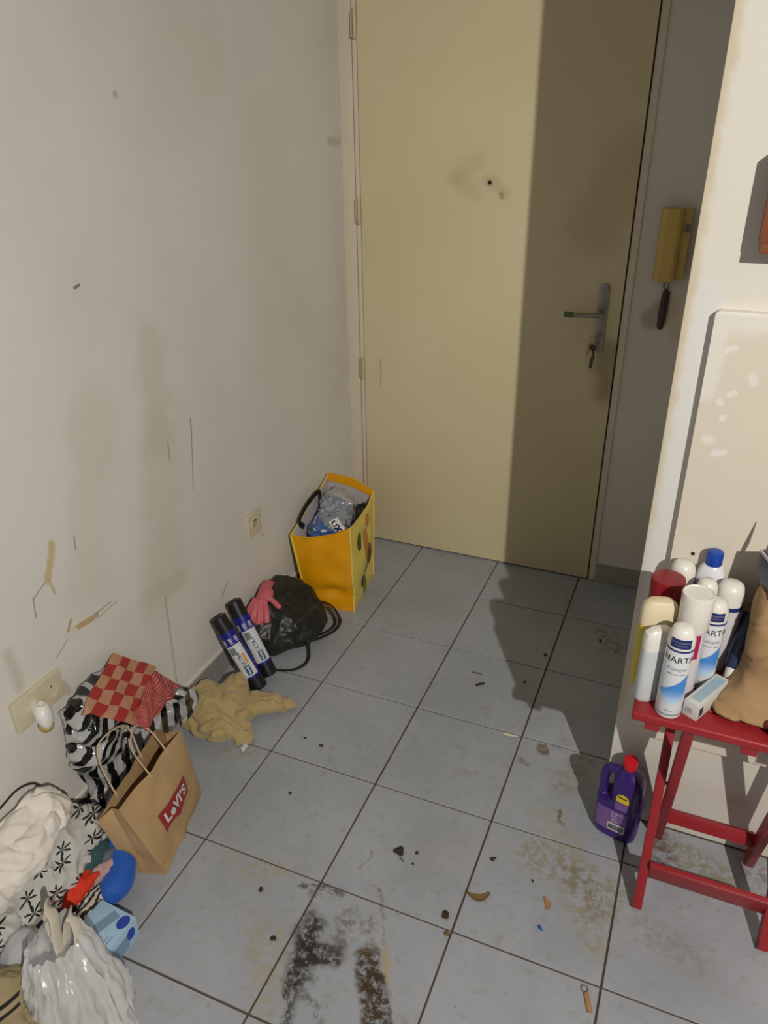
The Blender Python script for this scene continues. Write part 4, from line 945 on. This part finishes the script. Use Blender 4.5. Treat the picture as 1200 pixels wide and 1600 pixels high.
# the heap settles: each piece is laid over those under it
carton_w = xf(box(-hx, hx, -hy, hy, 0, hz), (.29, .006, 0), (0, 0, -.06))
PILE['neck_pillow'][0] = press(PILE['neck_pillow'][0], kraft_hull, (-.5, -.87, 0), zmin=0)
PILE['zebra_cloth'][0] = press(PILE['zebra_cloth'][0], carton_w, (-.7, .7, 0), zmin=0)
order = ['black_shirt', 'grey_tshirt', 'zebra_cloth', 'rose_shirt', 'slate_towel', 'teal_shirt', 'palm_print_shirt', 'red_fleece', 'white_sweatshirt', 'neck_pillow']
for rep in range(2):
    for i_, a_ in enumerate(order):
        for b_ in order[:i_]:
            if (a_, b_) != ('grey_tshirt', 'black_shirt'): lay(a_, b_)
for a_, b_ in (('teal_shirt', 'neck_pillow'), ('slate_towel', 'neck_pillow'), ('rose_shirt', 'neck_pillow'), ('zebra_cloth', 'neck_pillow'), ('palm_print_shirt', 'neck_pillow'), ('teal_shirt', 'palm_print_shirt'),
               ('slate_towel', 'teal_shirt'), ('rose_shirt', 'slate_towel'), ('rose_shirt', 'teal_shirt'), ('grey_tshirt', 'palm_print_shirt'), ('black_shirt', 'zebra_cloth'), ('black_shirt', 'grey_tshirt')):
    PILE[a_][0] = press(PILE[a_][0], PILE[b_][0], -CAMDIR, .0008, zmin=0, xmin=.0095, reach=.05)
for a_ in order: solo(a_, *PILE[a_])

# ================================================================= red folding table
M_red = mat('red_painted_wood', (150, 34, 42), .42, .14, 10, .25, 60)
tb = thing('folding_table', (1.50, .65, 0), 'red painted wooden folding table against the bright wall', 'table')
for k in range(5):
    y0 = .500 + k * .061
    part(tb, 'slat', box(1.284, 1.716, y0, y0 + .0555, .580, .600, .006, 3), M_red, world=True)
for x in (1.325, 1.50, 1.675): part(tb, 'batten', box(x - .014, x + .014, .512, .792, .556, .580, .002), M_red, world=True)
for x in (1.368, 1.632):
    part(tb, 'leg', beam((x, .550, .006), (x, .765, .566), .020, .036, (0, -1, .4)), M_red, world=True)
for x in (1.394, 1.606):
    part(tb, 'leg', beam((x, .778, .006), (x, .545, .566), .020, .036, (0, 1, .4)), M_red, world=True)
part(tb, 'stretcher', beam((1.378, .576, .102), (1.622, .576, .102), .014, .070, (0, -.36, .93)), M_red, world=True)
part(tb, 'stretcher', beam((1.404, .742, .112), (1.596, .742, .112), .014, .034, (0, .36, .93)), M_red, world=True)
part(tb, 'stretcher', beam((1.378, .742, .505), (1.622, .742, .505), .014, .030, (0, -.36, .93)), M_red, world=True)
M_bolt = M_steel
for x0, x1 in ((1.357, 1.406), (1.594, 1.643)):
    part(tb, 'pivot_bolt', tube([(x0, .6605, .289), (x1, .6605, .289)], .0045, 10), M_bolt, world=True)

# ================================================================= things on the table
TZ = .600
M_can = mat('can_white', (218, 222, 228), .28, .03, 30); M_capw = mat('cap_white', (228, 226, 220), .3, .03, 30)
M_navy = mat('print_navy_blue', (34, 48, 112), .35, .06); M_txt = mat('print_black', (34, 34, 40), .4, .05); M_txtg = mat('print_grey', (140, 146, 156), .4, .05)
b = NB('blue_swoosh_print'); p = b.obj(); s_ = b.n('ShaderNodeSeparateXYZ'); b.put(s_.inputs[0], p)
M_sw = b.out(b.mix(b.ramp(s_.outputs[2], .035, .075), lin(190, 214, 234), lin(66, 138, 212)), .3)
TH = -PI / 2
def spray_can(x, y, label, R=.0245, Hh=.205, turn=0.0, grp='white spray cans with a blue swoosh'):
    o = thing('spray_can', (x, y, TZ), label, 'spray can', grp)
    t = TH + turn
    part(o, 'can', lathe([(R - .004, 0), (R - .001, .002), (R, .005), (R, Hh * .79), (R - .0005, Hh * .80)], 40), M_can)
    part(o, 'cap', lathe([(R, Hh * .795), (R, Hh * .87), (R - .0015, Hh * .90), (R * .80, Hh * .965), (R * .62, Hh * .99), (R * .3, Hh), (.001, Hh)], 40), M_capw)
    part(o, 'band', lathe([(R - .001, Hh * .770), (R + .0004, Hh * .770), (R + .0004, Hh * .790), (R - .001, Hh * .790)], 40), M_navy)
    part(o, 'band', lathe([(R - .001, Hh * .045), (R + .0004, Hh * .045), (R + .0004, Hh * .065), (R - .001, Hh * .065)], 40), M_txtg)
    part(o, 'badge', on_cyl(rect2(-.019, .019, 0, .020, 12, 2), R, t, Hh * .815), M_navy)
    part(o, 'lettering', on_cyl(join(xf(text('ANTI-TRANSPIRANT', .0042, .01), (0, .013, 0)), xf(text('PROTECTION', .0036, .01), (0, .007, 0))), R, t, Hh * .815, 0, .0011), M_txtg)
    part(o, 'lettering', on_cyl(text('NARTA', .0185, .0), R, t + .10, Hh * .685, 0, .0007), M_txt)
    part(o, 'lettering', on_cyl(text('Cologne', .0105, .0), R, t + .05, Hh * .585, 0, .0007), M_txtg)
    part(o, 'lettering', on_cyl(text('efficacit\u00e9 24h', .0062, .0), R, t + .05, Hh * .53, 0, .0007), M_txtg)
    lo = [(-.026 + .052 * i / 16, .052 - .030 * (i / 16) ** 2 * 0 - .028 * math.sin(PI * i / 16) * .8 - .012 * i / 16) for i in range(17)]
    hi = [(-.026 + .052 * i / 16, .054 + .040 * (i / 16) ** 1.3) for i in range(17)]
    part(o, 'swoosh', on_cyl(strip2(lo, hi), R, t, .012, 0, .0005), M_sw)
    part(o, 'lettering', on_cyl(text('200 ml', .005), R, t, .022, 0, .0009), M_txtg)
    return o
spray_can(1.347, .528, 'white spray can with a blue swoosh at the red table\u2019s front edge')
spray_can(1.400, .640, 'white spray can with a blue swoosh standing behind the small white carton')
# tall can with wide white cap
o = thing('hairspray_can', (1.363, .590, TZ), 'tall white can with a magenta stripe and a wide flat white cap', 'spray can')
M_pinkp = mat('print_crimson', (170, 24, 84), .35, .06); M_silv = mat('can_pale_grey', (204, 200, 204), .3, .04)
part(o, 'can', lathe([(.022, 0), (.025, .003), (.0255, .01), (.0255, .158), (.023, .165)], 36), M_silv)
part(o, 'cap', lathe([(.0265, .162), (.0285, .166), (.0300, .236), (.0293, .240), (.027, .241), (.025, .2385), (.001, .238)], 40), M_capw)
part(o, 'stripe', on_cyl(rect2(.003, .020, .105, .160, 8, 3), .0255, TH, 0), M_pinkp)
# grey-white shampoo bottle, yellow bottle
M_gb = mat('bottle_grey_white', (196, 202, 206), .35, .05); M_yb = mat('bottle_yellow', (206, 190, 62), .35, .06); M_cream = mat('cap_cream', (220, 208, 176), .35, .04); M_green = mat('print_dark_green', (30, 74, 60), .4, .2, 80)
o = thing('shampoo_bottle', (1.308, .559, TZ), 'flat grey-white bottle with a white cap and green print beside the front spray can', 'bottle', rot=(0, 0, .55))
part(o, 'bottle', lathe([(.9, 0), (.98, .003), (1, .008), (1, .118), (.98, .122)], 40, .030, .0165, 3), M_gb)
part(o, 'cap', lathe([(1.0, .122), (1.0, .146), (.93, .158), (.6, .166), (.05, .167)], 40, .030, .0165, 3), M_capw)
part(o, 'label', xf(rect2(.008, .026, .018, .108, 4, 2), (0, -.0172, 0), (PI / 2, 0, 0)), M_green)
o = thing('yellow_bottle', (1.300, .605, TZ), 'yellow bottle with a rounded cream cap near the red can', 'bottle', rot=(0, 0, .3))
part(o, 'bottle', lathe([(.9, 0), (.98, .003), (1, .008), (1.02, .14), (1, .146)], 40, .034, .018, 3), M_yb)
part(o, 'cap', lathe([(1.02, .146), (1.02, .172), (.95, .190), (.65, .200), (.05, .202)], 40, .034, .018, 3), M_cream)
# red can
M_rcan = mat('can_red', (136, 18, 30), .3, .08); M_rpr = mat('print_pale_red', (176, 72, 76), .4, .1)
o = thing('red_spray_can', (1.307, .684, TZ), 'dark red spray can with a wide flat red lid', 'spray can')
part(o, 'can', lathe([(.028, 0), (.031, .003), (.031, .13), (.030, .135)], 36), M_rcan)
part(o, 'lid', lathe([(.0315, .133), (.0335, .200), (.0325, .205), (.030, .2055), (.001, .204)], 40), M_rcan)
part(o, 'lettering', on_cyl(text('oxygene', .014, .01, shear=.2), .0315, TH, .118, .12, .0012), M_rpr)
# back row
def capped_can(name, x, y, label, R, Hh, mc, mcap, ring_m, dome=.03):
    o = thing(name, (x, y, TZ), label, 'spray can')
    part(o, 'can', lathe([(R - .003, 0), (R, .003), (R, Hh - dome - .028), (R - .001, Hh - dome - .024)], 36), mc)
    part(o, 'band', lathe([(R, Hh - dome - .026), (R + .0008, Hh - dome - .026), (R + .0008, Hh - dome - .017), (R, Hh - dome - .017)], 36), ring_m)
    part(o, 'cap', lathe([(R, Hh - dome - .022), (R, Hh - dome), (R * .97, Hh - dome * .55), (R * .8, Hh - dome * .18), (R * .55, Hh - .001), (.001, Hh)], 36), mcap)
    return o
capped_can('deodorant_can', 1.332, .748, 'white can with a glossy white cap and navy ring close to the wall', .0245, .215, M_can, M_capw, M_navy)
capped_can('deodorant_can', 1.426, .716, 'greyish white can with a navy ring next to the brown paper bag', .0265, .205, M_silv, M_capw, M_navy)
capped_can('deodorant_can', 1.380, .690, 'slim white domed can in front of the blue-capped bottle', .0205, .215, M_can, M_capw, M_can)
M_bcap = mat('cap_cobalt', (24, 70, 170), .35, .06)
o = thing('lotion_bottle', (1.386, .761, TZ), 'white bottle with a cobalt blue cap at the back of the red table', 'bottle')
part(o, 'bottle', lathe([(.9, 0), (1, .004), (1, .165), (.96, .185), (.80, .203), (.58, .212), (.50, .214)], 40, .030, .022), M_can)
part(o, 'cap', lathe([(.0155, .212), (.0165, .214), (.0165, .236), (.0155, .241), (.012, .243), (.001, .2432)], 28), M_bcap)
# tube leaning against the paper bag
M_tube = mat('tube_navy', (40, 50, 84), .3, .15, 40)
o = thing('cosmetic_tube', (1.450, .650, TZ), 'slanted navy blue tube with a white cap leaning beside the brown paper bag', 'tube')
def tring(c, a, b_, d):
    d = Vector(d).normalized(); s = d.cross(Vector((0, 0, 1))).normalized(); u = s.cross(d)
    return [Vector(c) + s * (a * math.cos(t)) + u * (b_ * math.sin(t)) for t in [2 * PI * k / 24 for k in range(24)]]
dT = Vector((.020, .085, .125)).normalized(); c0 = Vector((1.453, .640, TZ + .016))
part(o, 'cap', loft([tring(c0 + dT * q, r, r, dT) for q, r in ((0, .010), (.001, .0125), (.028, .0145), (.030, .0140))]), M_capw, world=True)
tube_body = loft([tring(c0 + dT * q, r, r2, dT) for q, r, r2 in ((.030, .014, .014), (.036, .0175, .0175), (.08, .018, .016), (.12, .0165, .009), (.148, .016, .002))])
part(o, 'body', tube_body, M_tube, world=True)
# small carton
M_bxw = mat('carton_white', (206, 208, 206), .5, .05, 60); M_bxp = mat('carton_print_blue', (160, 186, 200), .5, .2, 70); M_bxd = mat('carton_print_dark', (58, 66, 78), .5, .3, 200)
o = thing('small_carton', (1.413, .577, TZ), 'small white medicine carton lying in front of the cans', 'box', rot=(0, 0, -.48))
part(o, 'carton', box(-.0150, .0150, -.058, .058, 0, .036, .0008), M_bxw)
part(o, 'print', ([Vector(q) for q in ((-.009, -.045, .0365), (.010, -.045, .0365), (.010, .050, .0365), (-.009, .050, .0365))], [[0, 1, 2, 3]]), M_bxp)
part(o, 'print', ([Vector(q) for q in ((.0155, -.052, .006), (.0155, -.038, .006), (.0155, -.038, .026), (.0155, -.052, .026))], [[0, 1, 2, 3]]), M_bxd)
part(o, 'print', join(*[([Vector(q) for q in ((-.010, -.0585, z), (.004, -.0585, z), (.004, -.0585, z + .002), (-.010, -.0585, z + .002))], [[0, 1, 2, 3]]) for z in (.012, .016, .020)]), M_txtg)
# brown paper bag on the table
M_kr2 = mat('brown_paper_soft', (160, 130, 92), .75, .10, 16, .35, 30, .004)
o = thing('brown_paper_bag', (1.54, .65, TZ), 'rumpled brown paper bag standing on the red table', 'paper bag')
pr_ = []
for z, pts in ((0, ((1.440, .560), (1.52, .545), (1.63, .548), (1.665, .65), (1.64, .77), (1.50, .775), (1.455, .70))), (.012, ((1.425, .552), (1.52, .532), (1.64, .538), (1.672, .65), (1.645, .775), (1.495, .78), (1.450, .70))),
               (.035, ((1.462, .585), (1.53, .560), (1.635, .560), (1.665, .65), (1.64, .772), (1.50, .776), (1.462, .70))), (.075, ((1.482, .605), (1.54, .580), (1.63, .575), (1.66, .65), (1.64, .77), (1.505, .775), (1.470, .70))),
               (.14, ((1.474, .622), (1.54, .598), (1.62, .585), (1.65, .65), (1.635, .77), (1.51, .775), (1.472, .71))), (.20, ((1.472, .640), (1.54, .61), (1.62, .60), (1.64, .66), (1.625, .765), (1.515, .77), (1.476, .72))), (.235, ((1.474, .650), (1.54, .625), (1.61, .61), (1.63, .67), (1.62, .76), (1.52, .765), (1.480, .73)))):
    pr_.append([Vector((q.x, q.y, TZ + z)) for q in ring([(a, c, 0) for a, c in pts], 42)])
dpb = cloth([loft(pr_)], .005, 2, .002, 24, .006, 7, 41, zmin=TZ, crease=1.2)
for q in dpb[0]: q.y = min(q.y, .782)
M_redw = mat('red_wrapper', (146, 26, 36), .4, .2, 40)
bag_o = o
dl_ = cloth([sph((1.552, .530, TZ + .020), (.030, .020, .020), (0, 0, -.2)), sph((1.572, .532, TZ + .024), (.022, .02, .024))], .004, 2, .002, 60, .007, 30, 42, zmin=TZ)
can_w = xf(lathe([(.0265, 0), (.0265, .2)], 36), (1.426, .716, TZ)); can2_w = xf(lathe([(.0245, 0), (.0245, .2)], 36), (1.400, .640, TZ))
cap_w = loft([tring(c0 + dT * q, .0145, .0145, dT) for q in (0, .032)])
for t_, d_ in ((can_w, (1, 0, 0)), (can2_w, (1, 0, 0)), (cap_w, (1, 0, 0)), (tube_body, (1, 0, 0)), (xf(box(-.015, .015, -.058, .058, 0, .036), (1.413, .577, TZ), (0, 0, -.48)), (1, .2, 0)), (dl_, (0, 1, 0)), (xf(box(-.075, .075, -.045, .045, 0, .055), (1.545, .69, TZ + .236), (0, 0, .35)), (0, 0, -1))):
    dpb = press(dpb, t_, d_, zmin=TZ)
part(bag_o, 'bag_body', dpb, M_kr2, world=True)
solo('red_wrapper', dl_, M_redw, 'crumpled red wrapper in front of the brown paper bag', 'wrapper')
M_dbox = mat('box_dark_slate', (62, 72, 90), .4, .12, 40); M_dbox2 = mat('box_grey', (128, 132, 138), .4, .08)
o = thing('slate_box', (1.545, .69, TZ + .236), 'dark slate blue box with white edging lying on the brown paper bag', 'box', rot=(0, 0, .35))
part(o, 'carton', box(-.075, .075, -.045, .045, 0, .055, .001), M_dbox)
part(o, 'edging', join(box(-.0755, -.0735, -.0455, .0455, .050, .0556), box(-.0755, .0755, -.0455, -.0435, .050, .0556), box(-.0755, -.0735, -.0455, -.0435, 0, .0556)), M_capw)
part(o, 'open_flap', beam((-.070, .0, .055), (-.055, .0, .125), .075, .002, (1, 0, 0), 0), M_dbox2)

# ================================================================= purple jug on the floor
M_pur = mat('purple_plastic', (54, 30, 108), .28, .08, 20); M_rcap = mat('cap_red', (206, 22, 40), .35, .06); M_ylab = mat('label_yellow', (212, 190, 44), .4, .06); M_plab = mat('label_mauve', (118, 84, 150), .4, .1, 60)
jug = thing('detergent_jug', (1.290, .752, 0), 'purple plastic detergent jug with a red cap beside the red table', 'jug', rot=(0, 0, -.22))
js = []
for z, cx, sx, sy in ((0, .004, .044, .028), (.004, .003, .050, .032), (.02, .0, .054, .0345), (.10, .0, .055, .035), (.115, .0, .055, .035)):
    js.append([Vector((cx + sx * q.x, sy * q.y, z)) for q in lathe([(1, 0)], 36, power=4)[0]])
body_lo = loft(js)
js = []
for z, cx, sx, sy in ((.105, .016, .038, .0345), (.15, .017, .037, .034), (.180, .016, .036, .032), (.198, .014, .032, .027), (.212, .011, .022, .020), (.222, .010, .0155, .0155), (.236, .010, .0145, .0145)):
    js.append([Vector((cx + sx * q.x, sy * q.y, z)) for q in lathe([(1, 0)], 36, power=3)[0]])
body_hi = loft(js)
hnd = tube(spline([(-.010, 0, .200), (-.028, 0, .200), (-.042, 0, .188), (-.046, 0, .160), (-.044, 0, .125), (-.042, 0, .10)], 6), .0125, 14)
Vj, Fj = remesh(join(body_lo, body_hi, hnd), .0026, 4)
Vj[:, 2] = np.maximum(Vj[:, 2], 0.0)
jd = ([Vector(q) for q in Vj], Fj)
part(jug, 'body', jd, M_pur, angle=0)
part(jug, 'cap', lathe([(.0165, .222), (.0175, .224), (.0175, .244), (.0165, .248), (.013, .2495), (.001, .2495)], 28, 1, 1), M_rcap) if False else part(jug, 'cap', xf(lathe([(.0165, .222), (.0175, .224), (.0175, .244), (.0165, .248), (.013, .2495), (.001, .2495)], 28), (.010, 0, 0)), M_rcap, label='red screw cap')
fx, fy = Vector((1, 0, 0)), Vector((0, 0, 1))
def jdec(name, d2, x, z, m, off): part(jug, name, decal(jd, d2, (x, -.02, z), fx, fy, off), m)
arch = [(-.016, 0), (.016, 0)] + [(.016 * math.cos(a), .014 + .014 * math.sin(a)) for a in [PI * k / 10 for k in range(11)]]
NA = 12; jdec('label', strip2([(-.016 + .032 * i / NA, 0) for i in range(NA + 1)], [(-.016 + .032 * i / NA, .012 + .014 * math.sqrt(max(0, 1 - (2 * i / NA - 1) ** 2))) for i in range(NA + 1)]), .014, .134, M_ylab, .0010)
jdec('lettering', text('Mauve', .0085, .03), .014, .150, M_txt, .0018)
jdec('label', rect2(-.016, .016, .108, .133, 8, 6), .014, 0, M_plab, .0010)
jdec('label', rect2(-.046, .032, .030, .100, 16, 14), 0, 0, M_plab, .0008)
jdec('lettering', join(*[xf(text(t_, s_, .02, 'LEFT'), (-.008, y_, 0)) for t_, s_, y_ in (('4 en 1', .010, .092), ('linge', .008, .082), ('1,5 L', .008, .072), ('lavande', .006, .064))]), .002, 0, M_lab, .0016)
jdec('lettering', join(*[xf(text('mode d\u2019emploi', .0046, 0, 'LEFT'), (-.043, .078 - .008 * k, 0)) for k in range(5)]), 0, 0, M_txtg, .0016)
jdec('barcode_panel', rect2(-.012, .030, .034, .058, 8, 5), 0, 0, M_lab, .0018)
xb, bars = -.0095, []
random.seed(3)
while xb < .027:
    wdt = random.choice((.0006, .001, .0016)); bars.append(rect2(xb, xb + wdt, .038, .054, 1, 3)); xb += wdt + random.choice((.0007, .0012))
jdec('barcode', join(*bars), 0, 0, M_txt, .0026)

# ================================================================= scraps on the floor
M_crk = mat('dried_dirt_dark', (52, 40, 30), .9, .3, 200); M_crb = mat('dried_leaf_brown', (112, 86, 50), .85, .3, 150); M_crt = mat('tan_scrap', (160, 122, 78), .8, .2, 150); M_crw = mat('paper_scrap', (206, 198, 176), .8, .05); M_bscr = mat('blue_scrap', (30, 78, 190), .5, .05)
def stick(x, y, L, w_, ang, m, nm, lab, cat='scrap'):
    d = Vector((math.cos(ang), math.sin(ang), 0)) * L / 2; c = Vector((x, y, w_ * .8))
    solo(nm, jitter(tube([c - d, c - d * .3 + Vector((0, 0, w_ * .2)), c + d * .4, c + d], w_, 7), w_ * .25, 300), m, lab, cat)
def crumb(x, y, r, m, nm, lab, seed, flat=.5, cat='crumb', n=3):
    rnd = random.Random(seed); ps = [sph((x + rnd.uniform(-.6, .6) * r, y + rnd.uniform(-.6, .6) * r, r * flat * .6), (r * rnd.uniform(.5, .8), r * rnd.uniform(.4, .7), r * flat * .7), (0, 0, rnd.uniform(0, 3)), 8) for _ in range(n)]
    V, F = remesh(join(*ps), max(.0008, r * .14), 1)
    d = jitter(([Vector(q) for q in V], F), r * .10, 2.2 / r, seed)
    z0 = min(q.z for q in d[0]); 
    for q in d[0]: q.z = max(q.z - z0, 0)
    solo(nm, d, m, lab, cat)
def flake(x, y, L, w_, ang, m, nm, lab, curl=.004, bend=0.0, cat='scrap'):
    ca, sa = math.cos(ang), math.sin(ang)
    def f(u, v):
        a = (u - .5) * L; t = (v - .5) * w_ * (.35 + .65 * math.sin(PI * min(.97, max(.03, u)))) + bend * (4 * (u - .5) ** 2)
        return (x + ca * a - sa * t, y + sa * a + ca * t, .0012 + curl * (abs(2 * v - 1) ** 2 * .5 + abs(2 * u - 1) ** 2 * .6))
    solo(nm, jitter(patch(f, 14, 6, .0007), w_ * .05, 200, 2), m, lab, cat)
stick(.784, 1.217, .032, .0022, .10, M_crb, 'straw_bit', 'thin brown straw bit lying above the thick black stick')
stick(.810, 1.165, .030, .0036, .75, M_crk, 'black_stick', 'short thick black stick on the tiles')
flake(.958, .977, .045, .010, .05, M_crw, 'paper_scrap', 'pale torn paper scrap beside a tile joint')
crumb(.806, .482, .016, M_crk, 'dirt_clump', 'largest dark brown dried dirt clump on the tiles', 11, .3)
stick(.817, .461, .016, .0012, -.5, M_crk, 'twig_bit', 'fine dark twig bit touching the largest dirt clump')
crumb(.846, .493, .006, M_crk, 'dirt_crumb', 'small dark dirt crumb right of the largest clump', 12)
crumb(.846, .460, .004, M_crk, 'dirt_crumb', 'tiny black dirt speck right of the largest clump', 19)
flake(1.024, .430, .052, .018, .35, M_crb, 'dried_leaf', 'curled brown dried leaf on the tile joint', .006, .012, 'leaf')
crumb(.968, .360, .011, M_crk, 'dried_seed_husk', 'dark seed husk by the joint crossing below the dried leaf', 13, .55)
crumb(.986, .316, .009, M_crb, 'dirt_crumb', 'brown dirt crumb wedged in the joint crossing', 14, .4)
flake(1.176, .478, .034, .013, 1.9, M_crt, 'tan_peel', 'curved tan peel scrap above the blue scrap', .003, .006)
crumb(1.174, .412, .006, M_bscr, 'blue_scrap', 'tiny bright blue plastic scrap on the tiles', 15, .4, 'scrap')
o = thing('wooden_clip', (1.296, .296, 0), 'small tan wooden clip with a wire loop on the tiles', 'clip')
part(o, 'body', beam((1.293, .304, .003), (1.307, .268, .003), .010, .006, (0, 0, 1), .001), M_crt, world=True)
part(o, 'wire_loop', tube([(1.289 + .007 * math.cos(a), .312 + .007 * math.sin(a), .003) for a in [2 * PI * k / 16 for k in range(17)]], .0009, 6), M_steel, world=True)
for i, (x, y, r, lab) in enumerate(((1.025, .546, .007, 'dark dirt crumb between the dried leaf and the tile joint'), (.400, .743, .0045, 'tiny black crumb near the ochre cloth'), (.457, .732, .006, 'black crumb between the ochre cloth and the tile joint'),
        (.458, .538, .006, 'dull brown crumb in the middle of a tile'), (.538, .256, .007, 'black crumb left of the grimy footprint stain'), (.626, .160, .007, 'black curled crumb at the edge of the grime stain'),
        (1.132, 1.543, .006, 'black crumb on the shaded tiles before the skirting'), (1.19, 1.50, .0045, 'small crumb against the partition on the shaded tiles'), (.972, 1.394, .008, 'dark crumb beside a joint in the shaded tiles'), (.941, 1.231, .006, 'brown crumb at the edge of the shaded tiles'), (1.13, .524, .004, 'tiny brown crumb above the tan peel'))):
    crumb(x, y, r, M_crk, 'dirt_crumb', lab, 30 + i)

# ceiling spotlight that lights the entrance
cl = thing('ceiling_spotlight', (LAMP_POS[0], LAMP_POS[1], H), 'white ceiling spotlight aimed at the entrance', 'lamp')
part(cl, 'ceiling_rose', lathe([(.05, 0), (.05, -.012), (.02, -.03), (.018, -.03)], 24), M_pvc)
part(cl, 'stem', lathe([(.008, -.03), (.008, -.085)], 12), M_pvc)
aim = Vector((-1.5, 2.2, -2.0)).normalized(); q_ = aim.to_track_quat('-Z', 'Y')
lp_ = Vector((0, 0, LAMP_POS[2] - H))
hv, hf = lathe([(.020, .075), (.034, .070), (.042, .02), (.044, -.004), (.042, -.004), (.040, .02), (.030, .062), (.002, .064)], 28)
part(cl, 'housing', ([q_ @ v + lp_ for v in hv], hf), M_pvc)
pd = bpy.data.lights.new('ceiling_spotlight_bulb_offscreen', 'SPOT'); pd.energy = LAMP_W; pd.color = LAMP_COL; pd.shadow_soft_size = .016; pd.spot_size = math.radians(112); pd.spot_blend = 1.0
po = bpy.data.objects.new('ceiling_spotlight_bulb_offscreen', pd); COL.objects.link(po); po.parent = cl; po.location = lp_ - Vector((0, 0, 0)) ; po.rotation_euler = q_.to_euler()
